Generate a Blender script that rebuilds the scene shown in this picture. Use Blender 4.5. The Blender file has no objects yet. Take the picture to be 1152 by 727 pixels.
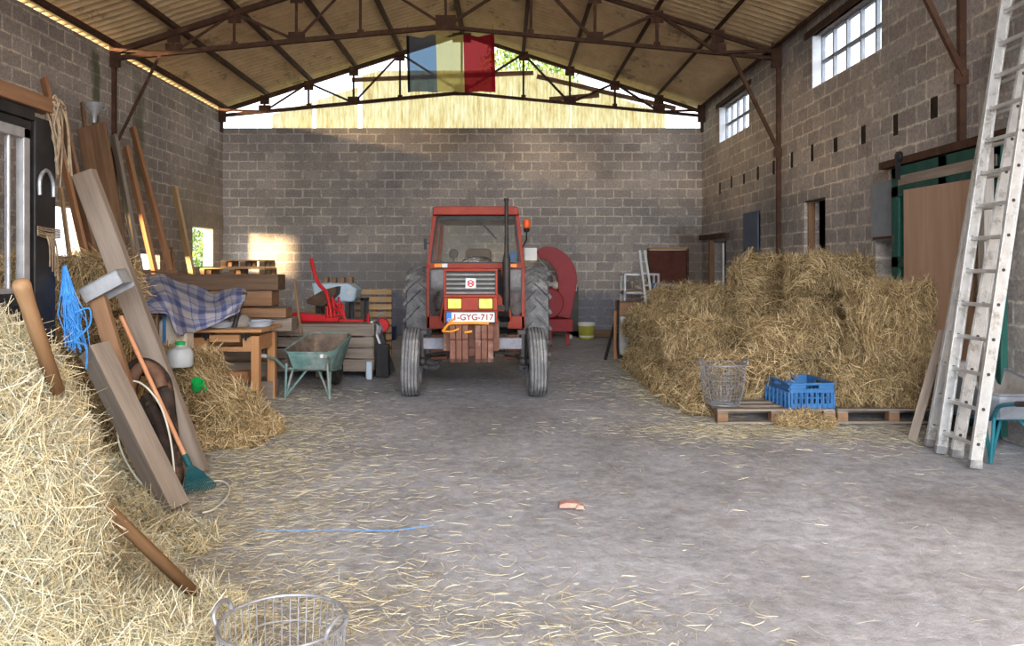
import bpy, bmesh, math, random
import numpy as np
from mathutils import Vector, Matrix, Euler

# ------------------------------------------------------------------ camera, sky, lights, exposure
scn = bpy.context.scene
COL = scn.collection
CAM_Z = 1.5
FPX = 900.0                 # focal length in pixels of the 1152 wide frame
VX, VY = 567.0, 300.0       # where the optical axis meets the frame

cam_d = bpy.data.cameras.new('camera')
cam = bpy.data.objects.new('camera', cam_d)
COL.objects.link(cam)
cam.location = (0, 0, CAM_Z)
cam.rotation_euler = (math.radians(90), 0, 0)
cam_d.sensor_width = 36.0
cam_d.lens = FPX / 1152.0 * 36.0
cam_d.shift_x = (576.0 - VX) / 1152.0
cam_d.shift_y = -(363.5 - VY) / 1152.0
cam_d.clip_start = 0.05
cam_d.clip_end = 300
scn.camera = cam

scn.view_settings.view_transform = 'Standard'
scn.view_settings.look = 'None'
scn.view_settings.gamma = 1.0
scn.view_settings.exposure = 0.85
try: scn.view_settings.use_curve_mapping = False
except Exception: pass
scn.cycles.max_bounces = 8
scn.cycles.diffuse_bounces = 5
scn.cycles.transparent_max_bounces = 12
scn.cycles.sample_clamp_indirect = 6.0

world = bpy.data.worlds.new('sky'); scn.world = world
world.use_nodes = True
wn = world.node_tree
wn.nodes['Background'].inputs[0].default_value = (0.86, 0.93, 1.0, 1)
wn.nodes['Background'].inputs[1].default_value = 1.75

def sun(name, direction, strength, angle, color):
    l = bpy.data.lights.new(name, 'SUN')
    l.energy = strength; l.angle = math.radians(angle); l.color = color
    o = bpy.data.objects.new(name, l); COL.objects.link(o)
    o.rotation_euler = Vector(direction).to_track_quat('-Z', 'Y').to_euler()
    return o
# the low warm sun from the left, and the bright open sky and yard behind the camera
sun('low_sun', (1.0, 1.0, -0.13), 13.0, 8.0, (1.0, 0.70, 0.36))
sun('open_front_daylight', (0.05, 1.0, -0.12), 8.4, 75.0, (0.90, 0.95, 1.0))

# ------------------------------------------------------------------ helpers
def P(px, py, d):
    """world point seen at photo pixel (px, py) at distance d along the hall"""
    return Vector(((px - VX) * d / FPX, d, CAM_Z - (py - VY) * d / FPX))

def G(px, py, z=0.0):
    """world point at height z seen at photo pixel"""
    d = (CAM_Z - z) * FPX / (py - VY)
    return Vector(((px - VX) * d / FPX, d, z))

class MB:
    def __init__(self): self.v = []; self.f = []
    def add(self, vs, fs):
        n = len(self.v)
        self.v += [tuple(p) for p in vs]
        self.f += [tuple(i + n for i in f) for f in fs]
        return self
    def box(self, c, s, rot=None):
        hx, hy, hz = s[0] / 2, s[1] / 2, s[2] / 2
        vs = [Vector((x, y, z)) for x in (-hx, hx) for y in (-hy, hy) for z in (-hz, hz)]
        if rot is not None:
            if not isinstance(rot, Matrix): rot = Euler(rot).to_matrix()
            vs = [rot @ v for v in vs]
        c = Vector(c)
        return self.add([v + c for v in vs],
                        [(0, 1, 3, 2), (4, 6, 7, 5), (0, 4, 5, 1), (2, 3, 7, 6), (0, 2, 6, 4), (1, 5, 7, 3)])
    def bb(self, x0, x1, y0, y1, z0, z1):
        return self.box(((x0 + x1) / 2, (y0 + y1) / 2, (z0 + z1) / 2), (abs(x1 - x0), abs(y1 - y0), abs(z1 - z0)))
    def frame(self, p, q, up=(0, 0, 1)):
        p = Vector(p); q = Vector(q); z = (q - p).normalized()
        u = Vector(up)
        if abs(z.dot(u)) > 0.98: u = Vector((0, 1, 0))
        x = u.cross(z).normalized(); y = z.cross(x)
        return p, q, x, y, z
    def bar(self, p, q, w, h, up=(0, 0, 1), w2=None, h2=None):
        """rectangular bar p->q, w across, h along 'up'"""
        p, q, x, y, z = self.frame(p, q, up)
        w2 = w if w2 is None else w2; h2 = h if h2 is None else h2
        vs = [p + x * sx * w / 2 + y * sy * h / 2 for sx, sy in ((-1, -1), (1, -1), (1, 1), (-1, 1))]
        vs += [q + x * sx * w2 / 2 + y * sy * h2 / 2 for sx, sy in ((-1, -1), (1, -1), (1, 1), (-1, 1))]
        return self.add(vs, [(3, 2, 1, 0), (4, 5, 6, 7), (0, 1, 5, 4), (1, 2, 6, 5), (2, 3, 7, 6), (3, 0, 4, 7)])
    def angle(self, p, q, s, t=0.008, up=(0, 0, 1)):
        """L-section steel"""
        p, q, x, y, z = self.frame(p, q, up)
        self.bar(p + y * (-s / 2 + t / 2), q + y * (-s / 2 + t / 2), s, t, up)
        self.bar(p + x * (-s / 2 + t / 2) + y * t / 2, q + x * (-s / 2 + t / 2) + y * t / 2, t, s - t, up)
        return self
    def tube(self, pts, r, n=8, closed=False, cap=True):
        pts = [Vector(p) for p in pts]; m = len(pts)
        rs = r if isinstance(r, (list, tuple)) else [r] * m
        base = len(self.v); prevx = None
        for i, p in enumerate(pts):
            if closed: t = pts[(i + 1) % m] - pts[i - 1]
            else: t = pts[min(i + 1, m - 1)] - pts[max(i - 1, 0)]
            t = t.normalized() if t.length > 1e-9 else Vector((0, 0, 1))
            if prevx is None:
                a = Vector((0, 0, 1)) if abs(t.z) < 0.9 else Vector((1, 0, 0))
                x = a.cross(t).normalized()
            else:
                x = prevx - t * prevx.dot(t)
                x = x.normalized() if x.length > 1e-6 else Vector((1, 0, 0))
            prevx = x; y = t.cross(x)
            for k in range(n):
                an = 2 * math.pi * k / n
                self.v.append(tuple(p + (x * math.cos(an) + y * math.sin(an)) * rs[i]))
        for i in range(m if closed else m - 1):
            for k in range(n):
                a = base + i * n + k; b = base + i * n + (k + 1) % n
                j = (i + 1) % m
                c = base + j * n + (k + 1) % n; d = base + j * n + k
                self.f.append((a, b, c, d))
        if cap and not closed:
            self.f.append(tuple(base + k for k in reversed(range(n))))
            self.f.append(tuple(base + (m - 1) * n + k for k in range(n)))
        return self
    def lathe(self, prof, c, axis='Z', n=32, a0=0.0, a1=2 * math.pi, cap=True):
        """prof = [(radius, along)]"""
        c = Vector(c); base = len(self.v); full = abs(a1 - a0 - 2 * math.pi) < 1e-6
        cols = n if full else n + 1
        for r, h in prof:
            for k in range(cols):
                an = a0 + (a1 - a0) * k / n
                u, w = r * math.cos(an), r * math.sin(an)
                p = {'Z': (u, w, h), 'X': (h, u, w), 'Y': (w, h, u)}[axis]
                self.v.append(tuple(c + Vector(p)))
        for i in range(len(prof) - 1):
            for k in range(n):
                a = base + i * cols + k; b = base + i * cols + (k + 1) % cols
                self.f.append((a, b, b + cols, a + cols))
        if cap and full:
            if prof[0][0] > 1e-5: self.f.append(tuple(base + k for k in reversed(range(n))))
            if prof[-1][0] > 1e-5: self.f.append(tuple(base + (len(prof) - 1) * cols + k for k in range(n)))
        return self
    def cyl(self, p, q, r, n=16, r2=None):
        return self.tube([p, q], [r, r if r2 is None else r2], n)
    def prism(self, poly, origin, ux, uy, thick):
        """polygon [(a,b)] in plane (ux,uy) extruded by vector thick"""
        o = Vector(origin); ux = Vector(ux); uy = Vector(uy); t = Vector(thick)
        n = len(poly)
        a = [o + ux * x + uy * y for x, y in poly]
        vs = a + [p + t for p in a]
        fs = [tuple(reversed(range(n))), tuple(range(n, 2 * n))]
        fs += [(i, (i + 1) % n, (i + 1) % n + n, i + n) for i in range(n)]
        return self.add(vs, fs)
    def sweep(self, pts, side, ws, hs):
        """rectangular duct along pts; side = constant across vector"""
        pts = [Vector(p) for p in pts]; s = Vector(side).normalized(); base = len(self.v); m = len(pts)
        for i, p in enumerate(pts):
            t = (pts[min(i + 1, m - 1)] - pts[max(i - 1, 0)]).normalized()
            u = s.cross(t).normalized()
            w = ws[i] if isinstance(ws, (list, tuple)) else ws
            h = hs[i] if isinstance(hs, (list, tuple)) else hs
            for a, b in ((-1, -1), (1, -1), (1, 1), (-1, 1)):
                self.v.append(tuple(p + s * a * w / 2 + u * b * h / 2))
        for i in range(m - 1):
            for k in range(4):
                a = base + i * 4 + k; b = base + i * 4 + (k + 1) % 4
                self.f.append((a, b, b + 4, a + 4))
        self.f.append((base + 3, base + 2, base + 1, base)); e = base + (m - 1) * 4
        self.f.append((e, e + 1, e + 2, e + 3))
        return self
    def ball(self, c, r, n=12, m=8):
        rr = r if isinstance(r, (list, tuple)) else (r, r, r)
        c = Vector(c); base = len(self.v)
        self.v.append(tuple(c + Vector((0, 0, -rr[2]))))
        for i in range(1, m):
            th = -math.pi / 2 + math.pi * i / m
            for k in range(n):
                a = 2 * math.pi * k / n
                self.v.append(tuple(c + Vector((rr[0] * math.cos(th) * math.cos(a), rr[1] * math.cos(th) * math.sin(a), rr[2] * math.sin(th)))))
        self.v.append(tuple(c + Vector((0, 0, rr[2])))); top = len(self.v) - 1
        for k in range(n):
            self.f.append((base, base + 1 + (k + 1) % n, base + 1 + k))
            self.f.append((top, top - n + k, top - n + (k + 1) % n))
        for i in range(m - 2):
            for k in range(n):
                a = base + 1 + i * n + k; b = base + 1 + i * n + (k + 1) % n
                self.f.append((a, b, b + n, a + n))
        return self
    def build(self, name, mat, parent=None, bevel=0.0, smooth=40, world=False, solid=0.0, sub=0):
        me = bpy.data.meshes.new(name)
        vs = self.v
        o = bpy.data.objects.new(name, me)
        if parent is None:
            a = np.array(vs); c = Vector(((a[:, 0].min() + a[:, 0].max()) / 2, (a[:, 1].min() + a[:, 1].max()) / 2, a[:, 2].min()))
            vs = [tuple(Vector(v) - c) for v in vs]; o.location = c
        elif world:
            c = parent.location if parent.parent is None else parent.parent.location
            if parent.parent is not None: c = c + parent.location
            vs = [tuple(Vector(v) - c) for v in vs]
        me.from_pydata(vs, [], self.f); me.update()
        bm = bmesh.new(); bm.from_mesh(me); bmesh.ops.recalc_face_normals(bm, faces=bm.faces); bm.to_mesh(me); bm.free()
        if smooth:
            me.shade_smooth()
            try: me.set_sharp_from_angle(angle=math.radians(smooth))
            except Exception: pass
        if mat: me.materials.append(mat)
        COL.objects.link(o)
        if parent: o.parent = parent
        if bevel:
            b = o.modifiers.new('edge', 'BEVEL'); b.width = bevel; b.segments = 2; b.limit_method = 'ANGLE'; b.angle_limit = math.radians(40)
        if solid:
            s = o.modifiers.new('thick', 'SOLIDIFY'); s.thickness = solid; s.offset = 0
        if sub:
            s = o.modifiers.new('sub', 'SUBSURF'); s.levels = sub; s.render_levels = sub
        return o

def tag(o, label, cat, group=None, kind=None):
    o['label'] = label; o['category'] = cat
    if group: o['group'] = group
    if kind: o['kind'] = kind
    return o
def thing(name, loc, label, cat, group=None, rz=0.0):
    o = bpy.data.objects.new(name, None); COL.objects.link(o)
    o.empty_display_size = 0.1
    o.location = loc; o.rotation_euler = (0, 0, rz)
    return tag(o, label, cat, group)
def struct(o, label=None, cat=None):
    o['kind'] = 'structure'
    if label: o['label'] = label
    if cat: o['category'] = cat
    return o
def children(o): return [c for c in bpy.data.objects if c.parent == o]
def copy_tree(o, parent=None):
    c = o.copy(); COL.objects.link(c)
    if parent: c.parent = parent
    for ch in children(o): copy_tree(ch, c)
    return c
def catmull(pts, n=8, closed=False):
    pts = [Vector(p) for p in pts]; m = len(pts); out = []
    rng = range(m if closed else m - 1)
    for i in rng:
        if closed: p0, p1, p2, p3 = pts[i - 1], pts[i], pts[(i + 1) % m], pts[(i + 2) % m]
        else: p0, p1, p2, p3 = pts[max(i - 1, 0)], pts[i], pts[i + 1], pts[min(i + 2, m - 1)]
        for k in range(n):
            t = k / n
            out.append(0.5 * ((2 * p1) + (p2 - p0) * t + (2 * p0 - 5 * p1 + 4 * p2 - p3) * t * t + (3 * p1 - p0 - 3 * p2 + p3) * t ** 3))
    if not closed: out.append(pts[-1])
    return out

# ------------------------------------------------------------------ materials
def _mat(name):
    m = bpy.data.materials.new(name); m.use_nodes = True
    nt = m.node_tree; b = nt.nodes['Principled BSDF']
    return m, nt, b
def rgba(c): return (c[0], c[1], c[2], 1.0)
def N(nt, t, **kw):
    n = nt.nodes.new(t)
    for k, v in kw.items():
        if k in n.inputs: n.inputs[k].default_value = v
        else: setattr(n, k, v)
    return n
def ramp(nt, src, stops):
    r = nt.nodes.new('ShaderNodeValToRGB')
    el = r.color_ramp.elements
    while len(el) < len(stops): el.new(0.5)
    for e, (p, c) in zip(el, stops):
        e.position = p; e.color = rgba(c) if len(c) == 3 else c
    nt.links.new(src, r.inputs[0]); return r
def worn(name, c1, c2, rough=0.7, metal=0.0, scale=6.0, bump=0.15, stretch=(1, 1, 1), c3=None, c3amt=0.5, detail=6.0, rnd=0.0):
    """base colour c1 blended with c2 by noise, patches of c3"""
    m, nt, b = _mat(name); L = nt.links.new
    tc = N(nt, 'ShaderNodeTexCoord'); mp = N(nt, 'ShaderNodeMapping'); mp.inputs['Scale'].default_value = stretch
    L(tc.outputs['Object'], mp.inputs['Vector'])
    vec = mp.outputs[0]
    if rnd:
        oi = N(nt, 'ShaderNodeObjectInfo'); ad = N(nt, 'ShaderNodeVectorMath', operation='ADD')
        ml = N(nt, 'ShaderNodeMath', operation='MULTIPLY'); ml.inputs[1].default_value = 37.0
        L(oi.outputs['Random'], ml.inputs[0]); L(vec, ad.inputs[0]); L(ml.outputs[0], ad.inputs[1]); vec = ad.outputs[0]
    n1 = N(nt, 'ShaderNodeTexNoise'); n1.inputs['Scale'].default_value = scale; n1.inputs['Detail'].default_value = detail; n1.inputs['Roughness'].default_value = 0.65
    L(vec, n1.inputs['Vector'])
    r = ramp(nt, n1.outputs['Fac'], [(0.32, c1), (0.68, c2)])
    out = r.outputs[0]
    if c3:
        n2 = N(nt, 'ShaderNodeTexNoise'); n2.inputs['Scale'].default_value = scale * 0.45; n2.inputs['Detail'].default_value = 8; n2.inputs['Roughness'].default_value = 0.75
        L(vec, n2.inputs['Vector'])
        rr = ramp(nt, n2.outputs['Fac'], [(0.62 - 0.25 * c3amt, (0, 0, 0)), (0.70 - 0.25 * c3amt, (1, 1, 1))])
        mx = N(nt, 'ShaderNodeMix', data_type='RGBA'); L(rr.outputs[0], mx.inputs['Factor']); L(out, mx.inputs['A']); mx.inputs['B'].default_value = rgba(c3)
        out = mx.outputs['Result']
    if rnd:
        hs = N(nt, 'ShaderNodeHueSaturation'); mr = N(nt, 'ShaderNodeMapRange'); mr.inputs['To Min'].default_value = 1 - rnd; mr.inputs['To Max'].default_value = 1 + rnd
        L(oi.outputs['Random'], mr.inputs['Value']); L(mr.outputs[0], hs.inputs['Value']); L(out, hs.inputs['Color']); out = hs.outputs[0]
    L(out, b.inputs['Base Color'])
    b.inputs['Roughness'].default_value = rough; b.inputs['Metallic'].default_value = metal; b.inputs['Specular IOR Level'].default_value = 0.5 if metal > 0.1 else 0.22
    if bump:
        bp = N(nt, 'ShaderNodeBump'); bp.inputs['Strength'].default_value = bump; bp.inputs['Distance'].default_value = 0.02
        L(n1.outputs['Fac'], bp.inputs['Height']); L(bp.outputs[0], b.inputs['Normal'])
    return m
def wood(name, c1, c2, axis='Z', rough=0.75, rnd=0.15, c3=None, c3amt=0.4, scale=5.0):
    s = {'X': (0.12, 1.6, 1.6), 'Y': (1.6, 0.12, 1.6), 'Z': (1.6, 1.6, 0.12)}[axis]
    return worn(name, c1, c2, rough, 0, scale * 1.6, 0.25, s, c3, c3amt, 8.0, rnd)

def block_wall(name, uaxis, patch=None):
    """hollow concrete block masonry: rough grey-brown blocks, smeared pale mortar"""
    m, nt, b = _mat(name); L = nt.links.new
    tc = N(nt, 'ShaderNodeTexCoord'); geo = N(nt, 'ShaderNodeNewGeometry'); sp = N(nt, 'ShaderNodeSeparateXYZ'); L(geo.outputs['Position'], sp.inputs[0])
    cb = N(nt, 'ShaderNodeCombineXYZ')
    L(sp.outputs[uaxis], cb.inputs[0]); L(sp.outputs['Z'], cb.inputs[1])
    nd = N(nt, 'ShaderNodeTexNoise'); nd.inputs['Scale'].default_value = 6; nd.inputs['Detail'].default_value = 4; L(geo.outputs['Position'], nd.inputs['Vector'])
    sb = N(nt, 'ShaderNodeVectorMath', operation='SUBTRACT'); L(nd.outputs['Color'], sb.inputs[0]); sb.inputs[1].default_value = (.5, .5, .5)
    sc = N(nt, 'ShaderNodeVectorMath', operation='SCALE'); L(sb.outputs[0], sc.inputs[0]); sc.inputs['Scale'].default_value = 0.04
    ad = N(nt, 'ShaderNodeVectorMath', operation='ADD'); L(cb.outputs[0], ad.inputs[0]); L(sc.outputs[0], ad.inputs[1])
    br = N(nt, 'ShaderNodeTexBrick'); L(ad.outputs[0], br.inputs['Vector'])
    br.offset = 0.5
    for k, v in (('Scale', 1.0), ('Mortar Size', 0.011), ('Mortar Smooth', 0.35), ('Bias', 0.0), ('Brick Width', 0.4), ('Row Height', 0.2)): br.inputs[k].default_value = v
    br.inputs['Color1'].default_value = (0.34, 0.303, 0.28, 1); br.inputs['Color2'].default_value = (0.46, 0.415, 0.385, 1); br.inputs['Mortar'].default_value = (0.47, 0.41, 0.33, 1)
    # where the mortar was struck off thin it reads almost as the block
    nm = N(nt, 'ShaderNodeTexNoise'); nm.inputs['Scale'].default_value = 1.3; nm.inputs['Detail'].default_value = 5; L(geo.outputs['Position'], nm.inputs['Vector'])
    rm = ramp(nt, nm.outputs['Fac'], [(0.40, (0.40, 0.36, 0.33)), (0.62, (0.76, 0.70, 0.61))]); L(rm.outputs[0], br.inputs['Mortar'])
    # mortar smeared over the block edges here and there
    b2 = N(nt, 'ShaderNodeTexBrick'); b2.offset = 0.5; L(ad.outputs[0], b2.inputs['Vector'])
    for k, v in (('Scale', 1.0), ('Mortar Size', 0.034), ('Mortar Smooth', 1.0), ('Bias', 0.0), ('Brick Width', 0.4), ('Row Height', 0.2)): b2.inputs[k].default_value = v
    nsm = N(nt, 'ShaderNodeTexNoise'); nsm.inputs['Scale'].default_value = 5.5; nsm.inputs['Detail'].default_value = 7; nsm.inputs['Roughness'].default_value = 0.7; L(geo.outputs['Position'], nsm.inputs['Vector'])
    rsm = ramp(nt, nsm.outputs['Fac'], [(0.46, (0, 0, 0)), (0.58, (0.9, 0.9, 0.9))])
    msm = N(nt, 'ShaderNodeMath', operation='MULTIPLY'); L(b2.outputs['Fac'], msm.inputs[0]); L(rsm.outputs[0], msm.inputs[1])
    msx = N(nt, 'ShaderNodeMix', data_type='RGBA'); L(msm.outputs[0], msx.inputs['Factor']); L(br.outputs['Color'], msx.inputs['A']); msx.inputs['B'].default_value = (0.76, 0.70, 0.61, 1)
    # grain and stains
    ng = N(nt, 'ShaderNodeTexNoise'); ng.inputs['Scale'].default_value = 26; ng.inputs['Detail'].default_value = 8; ng.inputs['Roughness'].default_value = 0.8; L(geo.outputs['Position'], ng.inputs['Vector'])
    rg = ramp(nt, ng.outputs['Fac'], [(0.3, (0.50, 0.50, 0.50)), (0.7, (1.40, 1.40, 1.40))])
    m1 = N(nt, 'ShaderNodeMix', data_type='RGBA', blend_type='MULTIPLY'); m1.inputs['Factor'].default_value = 1.0
    L(msx.outputs['Result'], m1.inputs['A']); L(rg.outputs[0], m1.inputs['B'])
    ns = N(nt, 'ShaderNodeTexNoise'); ns.inputs['Scale'].default_value = 0.55; ns.inputs['Detail'].default_value = 6; ns.inputs['Roughness'].default_value = 0.6; L(geo.outputs['Position'], ns.inputs['Vector'])
    rs = ramp(nt, ns.outputs['Fac'], [(0.36, (0.68, 0.68, 0.71)), (0.62, (1.16, 1.12, 1.07))])
    m2 = N(nt, 'ShaderNodeMix', data_type='RGBA', blend_type='MULTIPLY'); m2.inputs['Factor'].default_value = 1.0
    L(m1.outputs['Result'], m2.inputs['A']); L(rs.outputs[0], m2.inputs['B'])
    out = m2.outputs['Result']
    for (u0, u1, z0, z1, soft, colr, amt) in (patch or []):
        # soft edged patch of another colour on the masonry: moss, old paint, plain tints
        def band(src, lo, hi):
            c = N(nt, 'ShaderNodeMath', operation='SUBTRACT'); L(src, c.inputs[0]); c.inputs[1].default_value = (lo + hi) / 2
            a = N(nt, 'ShaderNodeMath', operation='ABSOLUTE'); L(c.outputs[0], a.inputs[0])
            r = N(nt, 'ShaderNodeMapRange'); r.inputs['From Min'].default_value = (hi - lo) / 2; r.inputs['From Max'].default_value = (hi - lo) / 2 + soft
            r.inputs['To Min'].default_value = 1; r.inputs['To Max'].default_value = 0; L(a.outputs[0], r.inputs['Value']); return r.outputs[0]
        spd = N(nt, 'ShaderNodeSeparateXYZ')
        wob = N(nt, 'ShaderNodeVectorMath', operation='SCALE'); L(sb.outputs[0], wob.inputs[0]); wob.inputs['Scale'].default_value = soft * 2.2
        wad = N(nt, 'ShaderNodeVectorMath', operation='ADD'); L(geo.outputs['Position'], wad.inputs[0]); L(wob.outputs[0], wad.inputs[1]); L(wad.outputs[0], spd.inputs[0])
        mu = N(nt, 'ShaderNodeMath', operation='MULTIPLY'); L(band(spd.outputs[uaxis], u0, u1), mu.inputs[0]); L(band(spd.outputs['Z'], z0, z1), mu.inputs[1])
        ma = N(nt, 'ShaderNodeMath', operation='MULTIPLY'); L(mu.outputs[0], ma.inputs[0]); ma.inputs[1].default_value = amt
        mx = N(nt, 'ShaderNodeMix', data_type='RGBA'); L(ma.outputs[0], mx.inputs['Factor']); L(out, mx.inputs['A']); mx.inputs['B'].default_value = rgba(colr)
        out = mx.outputs['Result']
    L(out, b.inputs['Base Color']); b.inputs['Roughness'].default_value = 0.92
    hm = N(nt, 'ShaderNodeMath', operation='MULTIPLY_ADD'); L(br.outputs['Fac'], hm.inputs[0]); hm.inputs[1].default_value = -0.5; L(ng.outputs['Fac'], hm.inputs[2])
    bp = N(nt, 'ShaderNodeBump'); bp.inputs['Strength'].default_value = 0.65; bp.inputs['Distance'].default_value = 0.02; L(hm.outputs[0], bp.inputs['Height']); L(bp.outputs[0], b.inputs['Normal'])
    return m

def floor_mat():
    m, nt, b = _mat('worn_concrete'); L = nt.links.new
    geo = N(nt, 'ShaderNodeNewGeometry'); pos = geo.outputs['Position']
    def noise(s, d, r, w=0.0):
        n = N(nt, 'ShaderNodeTexNoise'); n.inputs['Scale'].default_value = s; n.inputs['Detail'].default_value = d; n.inputs['Roughness'].default_value = r; n.inputs['Distortion'].default_value = w; L(pos, n.inputs['Vector']); return n.outputs['Fac']
    a = ramp(nt, noise(0.7, 6, 0.65, 0.6), [(0.32, (0.31, 0.31, 0.33)), (0.5, (0.43, 0.435, 0.475)), (0.68, (0.53, 0.54, 0.595))])
    g = ramp(nt, noise(9, 9, 0.8), [(0.3, (0.50, 0.50, 0.50)), (0.68, (1.20, 1.20, 1.21))])
    m1 = N(nt, 'ShaderNodeMix', data_type='RGBA', blend_type='MULTIPLY'); m1.inputs['Factor'].default_value = 1; L(a.outputs[0], m1.inputs['A']); L(g.outputs[0], m1.inputs['B'])
    # worn hollows with packed dirt
    d = ramp(nt, noise(2.6, 8, 0.7, 1.2), [(0.55, (0, 0, 0)), (0.66, (1, 1, 1))])
    m2 = N(nt, 'ShaderNodeMix', data_type='RGBA'); df = N(nt, 'ShaderNodeMath', operation='MULTIPLY'); L(d.outputs[0], df.inputs[0]); df.inputs[1].default_value = 0.5
    L(df.outputs[0], m2.inputs['Factor']); L(m1.outputs['Result'], m2.inputs['A']); m2.inputs['B'].default_value = (0.24, 0.215, 0.19, 1)
    # fine chaff trodden into the surface
    v = N(nt, 'ShaderNodeTexVoronoi'); v.inputs['Scale'].default_value = 34; v.inputs['Randomness'].default_value = 1; L(pos, v.inputs['Vector'])
    vr = ramp(nt, v.outputs['Distance'], [(0.08, (1, 1, 1)), (0.16, (0, 0, 0))])
    vm = N(nt, 'ShaderNodeMath', operation='MULTIPLY'); L(vr.outputs[0], vm.inputs[0]); L(noise(1.1, 4, 0.6), vm.inputs[1]); vh = N(nt, 'ShaderNodeMath', operation='MULTIPLY'); L(vm.outputs[0], vh.inputs[0]); vh.inputs[1].default_value = 0.6; vm = vh
    m3 = N(nt, 'ShaderNodeMix', data_type='RGBA'); L(vm.outputs[0], m3.inputs['Factor']); L(m2.outputs['Result'], m3.inputs['A']); m3.inputs['B'].default_value = (0.56, 0.50, 0.38, 1)
    L(m3.outputs['Result'], b.inputs['Base Color']); b.inputs['Roughness'].default_value = 0.8
    bp = N(nt, 'ShaderNodeBump'); bp.inputs['Strength'].default_value = 0.75; bp.inputs['Distance'].default_value = 0.03
    hh = N(nt, 'ShaderNodeMath', operation='ADD'); L(noise(9, 9, 0.8), hh.inputs[0]); L(noise(2.6, 8, 0.7, 1.2), hh.inputs[1]); L(hh.outputs[0], bp.inputs['Height']); L(bp.outputs[0], b.inputs['Normal'])
    return m

def straw_mat(name, stops):
    """each straw has its own tint"""
    m, nt, b = _mat(name); L = nt.links.new
    geo = N(nt, 'ShaderNodeNewGeometry')
    r = ramp(nt, geo.outputs['Random Per Island'], stops)
    L(r.outputs[0], b.inputs['Base Color']); b.inputs['Roughness'].default_value = 0.6
    b.inputs['Specular IOR Level'].default_value = 0.3
    return m
def glass_mat(name, tint=(1, 1, 1), dirt=0.25, dirtc=(0.5, 0.45, 0.4)):
    m, nt, b = _mat(name); L = nt.links.new
    tr = N(nt, 'ShaderNodeBsdfTransparent'); tr.inputs[0].default_value = rgba(tint)
    gl = N(nt, 'ShaderNodeBsdfGlossy'); gl.inputs['Roughness'].default_value = 0.05
    lw = N(nt, 'ShaderNodeLayerWeight'); lw.inputs[0].default_value = 0.5
    pw = N(nt, 'ShaderNodeMath', operation='POWER'); L(lw.outputs['Facing'], pw.inputs[0]); pw.inputs[1].default_value = 5.0
    fr = N(nt, 'ShaderNodeMath', operation='MULTIPLY_ADD'); L(pw.outputs[0], fr.inputs[0]); fr.inputs[1].default_value = 0.6; fr.inputs[2].default_value = 0.02
    mx = N(nt, 'ShaderNodeMixShader'); L(fr.outputs[0], mx.inputs[0]); L(tr.outputs[0], mx.inputs[1]); L(gl.outputs[0], mx.inputs[2])
    df = N(nt, 'ShaderNodeBsdfDiffuse'); df.inputs[0].default_value = rgba(dirtc)
    n = N(nt, 'ShaderNodeTexNoise'); n.inputs['Scale'].default_value = 9; n.inputs['Detail'].default_value = 8
    tc = N(nt, 'ShaderNodeTexCoord'); L(tc.outputs['Object'], n.inputs['Vector'])
    mr = N(nt, 'ShaderNodeMapRange'); mr.inputs['From Min'].default_value = 0.3; mr.inputs['From Max'].default_value = 0.75; mr.inputs['To Min'].default_value = dirt * 0.2; mr.inputs['To Max'].default_value = dirt * 1.6; L(n.outputs['Fac'], mr.inputs['Value'])
    m2 = N(nt, 'ShaderNodeMixShader'); L(mr.outputs[0], m2.inputs[0]); L(mx.outputs[0], m2.inputs[1]); L(df.outputs[0], m2.inputs[2])
    L(m2.outputs[0], nt.nodes['Material Output'].inputs[0]); return m

M = {}
M['rust'] = worn('rusty_steel', (0.050, 0.027, 0.019), (0.105, 0.052, 0.032), 0.85, 0.0, 8, 0.2, c3=(0.15, 0.07, 0.04), c3amt=0.25)
M['darksteel'] = worn('dark_steel', (0.035, 0.033, 0.035), (0.08, 0.07, 0.065), 0.6, 0.5, 10, 0.1)
M['black'] = worn('black_paint', (0.012, 0.012, 0.014), (0.03, 0.028, 0.028), 0.4, 0.0, 7, 0.08, c3=(0.07, 0.055, 0.04), c3amt=0.05)
M['galv'] = worn('galvanised_steel', (0.33, 0.34, 0.36), (0.50, 0.51, 0.53), 0.5, 0.5, 9, 0.1, c3=(0.30, 0.22, 0.15), c3amt=0.1)
M['alu'] = worn('scuffed_aluminium', (0.50, 0.50, 0.50), (0.66, 0.65, 0.63), 0.45, 0.55, 14, 0.08, c3=(0.36, 0.34, 0.31), c3amt=0.25)
M['wire'] = worn('grey_wire', (0.22, 0.22, 0.23), (0.36, 0.36, 0.38), 0.5, 0.5, 20, 0.1)
M['wood_grey'] = wood('weathered_grey_wood', (0.165, 0.13, 0.105), (0.30, 0.245, 0.20), 'Z')
M['wood_grey_x'] = wood('weathered_grey_wood_x', (0.19, 0.15, 0.12), (0.36, 0.29, 0.24), 'X')
M['wood_grey_y'] = wood('weathered_grey_wood_y', (0.19, 0.15, 0.12), (0.36, 0.29, 0.24), 'Y')
M['wood_brown'] = wood('brown_wood', (0.16, 0.085, 0.045), (0.30, 0.17, 0.095), 'Z')
M['wood_brown_x'] = wood('brown_wood_x', (0.17, 0.095, 0.055), (0.33, 0.19, 0.11), 'X')
M['wood_orange'] = wood('orange_brown_wood', (0.24, 0.11, 0.05), (0.38, 0.19, 0.095), 'Z')
M['wood_pine'] = wood('pine_wood', (0.40, 0.25, 0.12), (0.58, 0.38, 0.20), 'Z')
M['wood_pine_x'] = wood('pine_wood_x', (0.40, 0.24, 0.11), (0.60, 0.37, 0.18), 'X')
M['wood_table'] = wood('table_wood', (0.34, 0.16, 0.065), (0.50, 0.26, 0.12), 'Z', 0.5)
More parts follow.
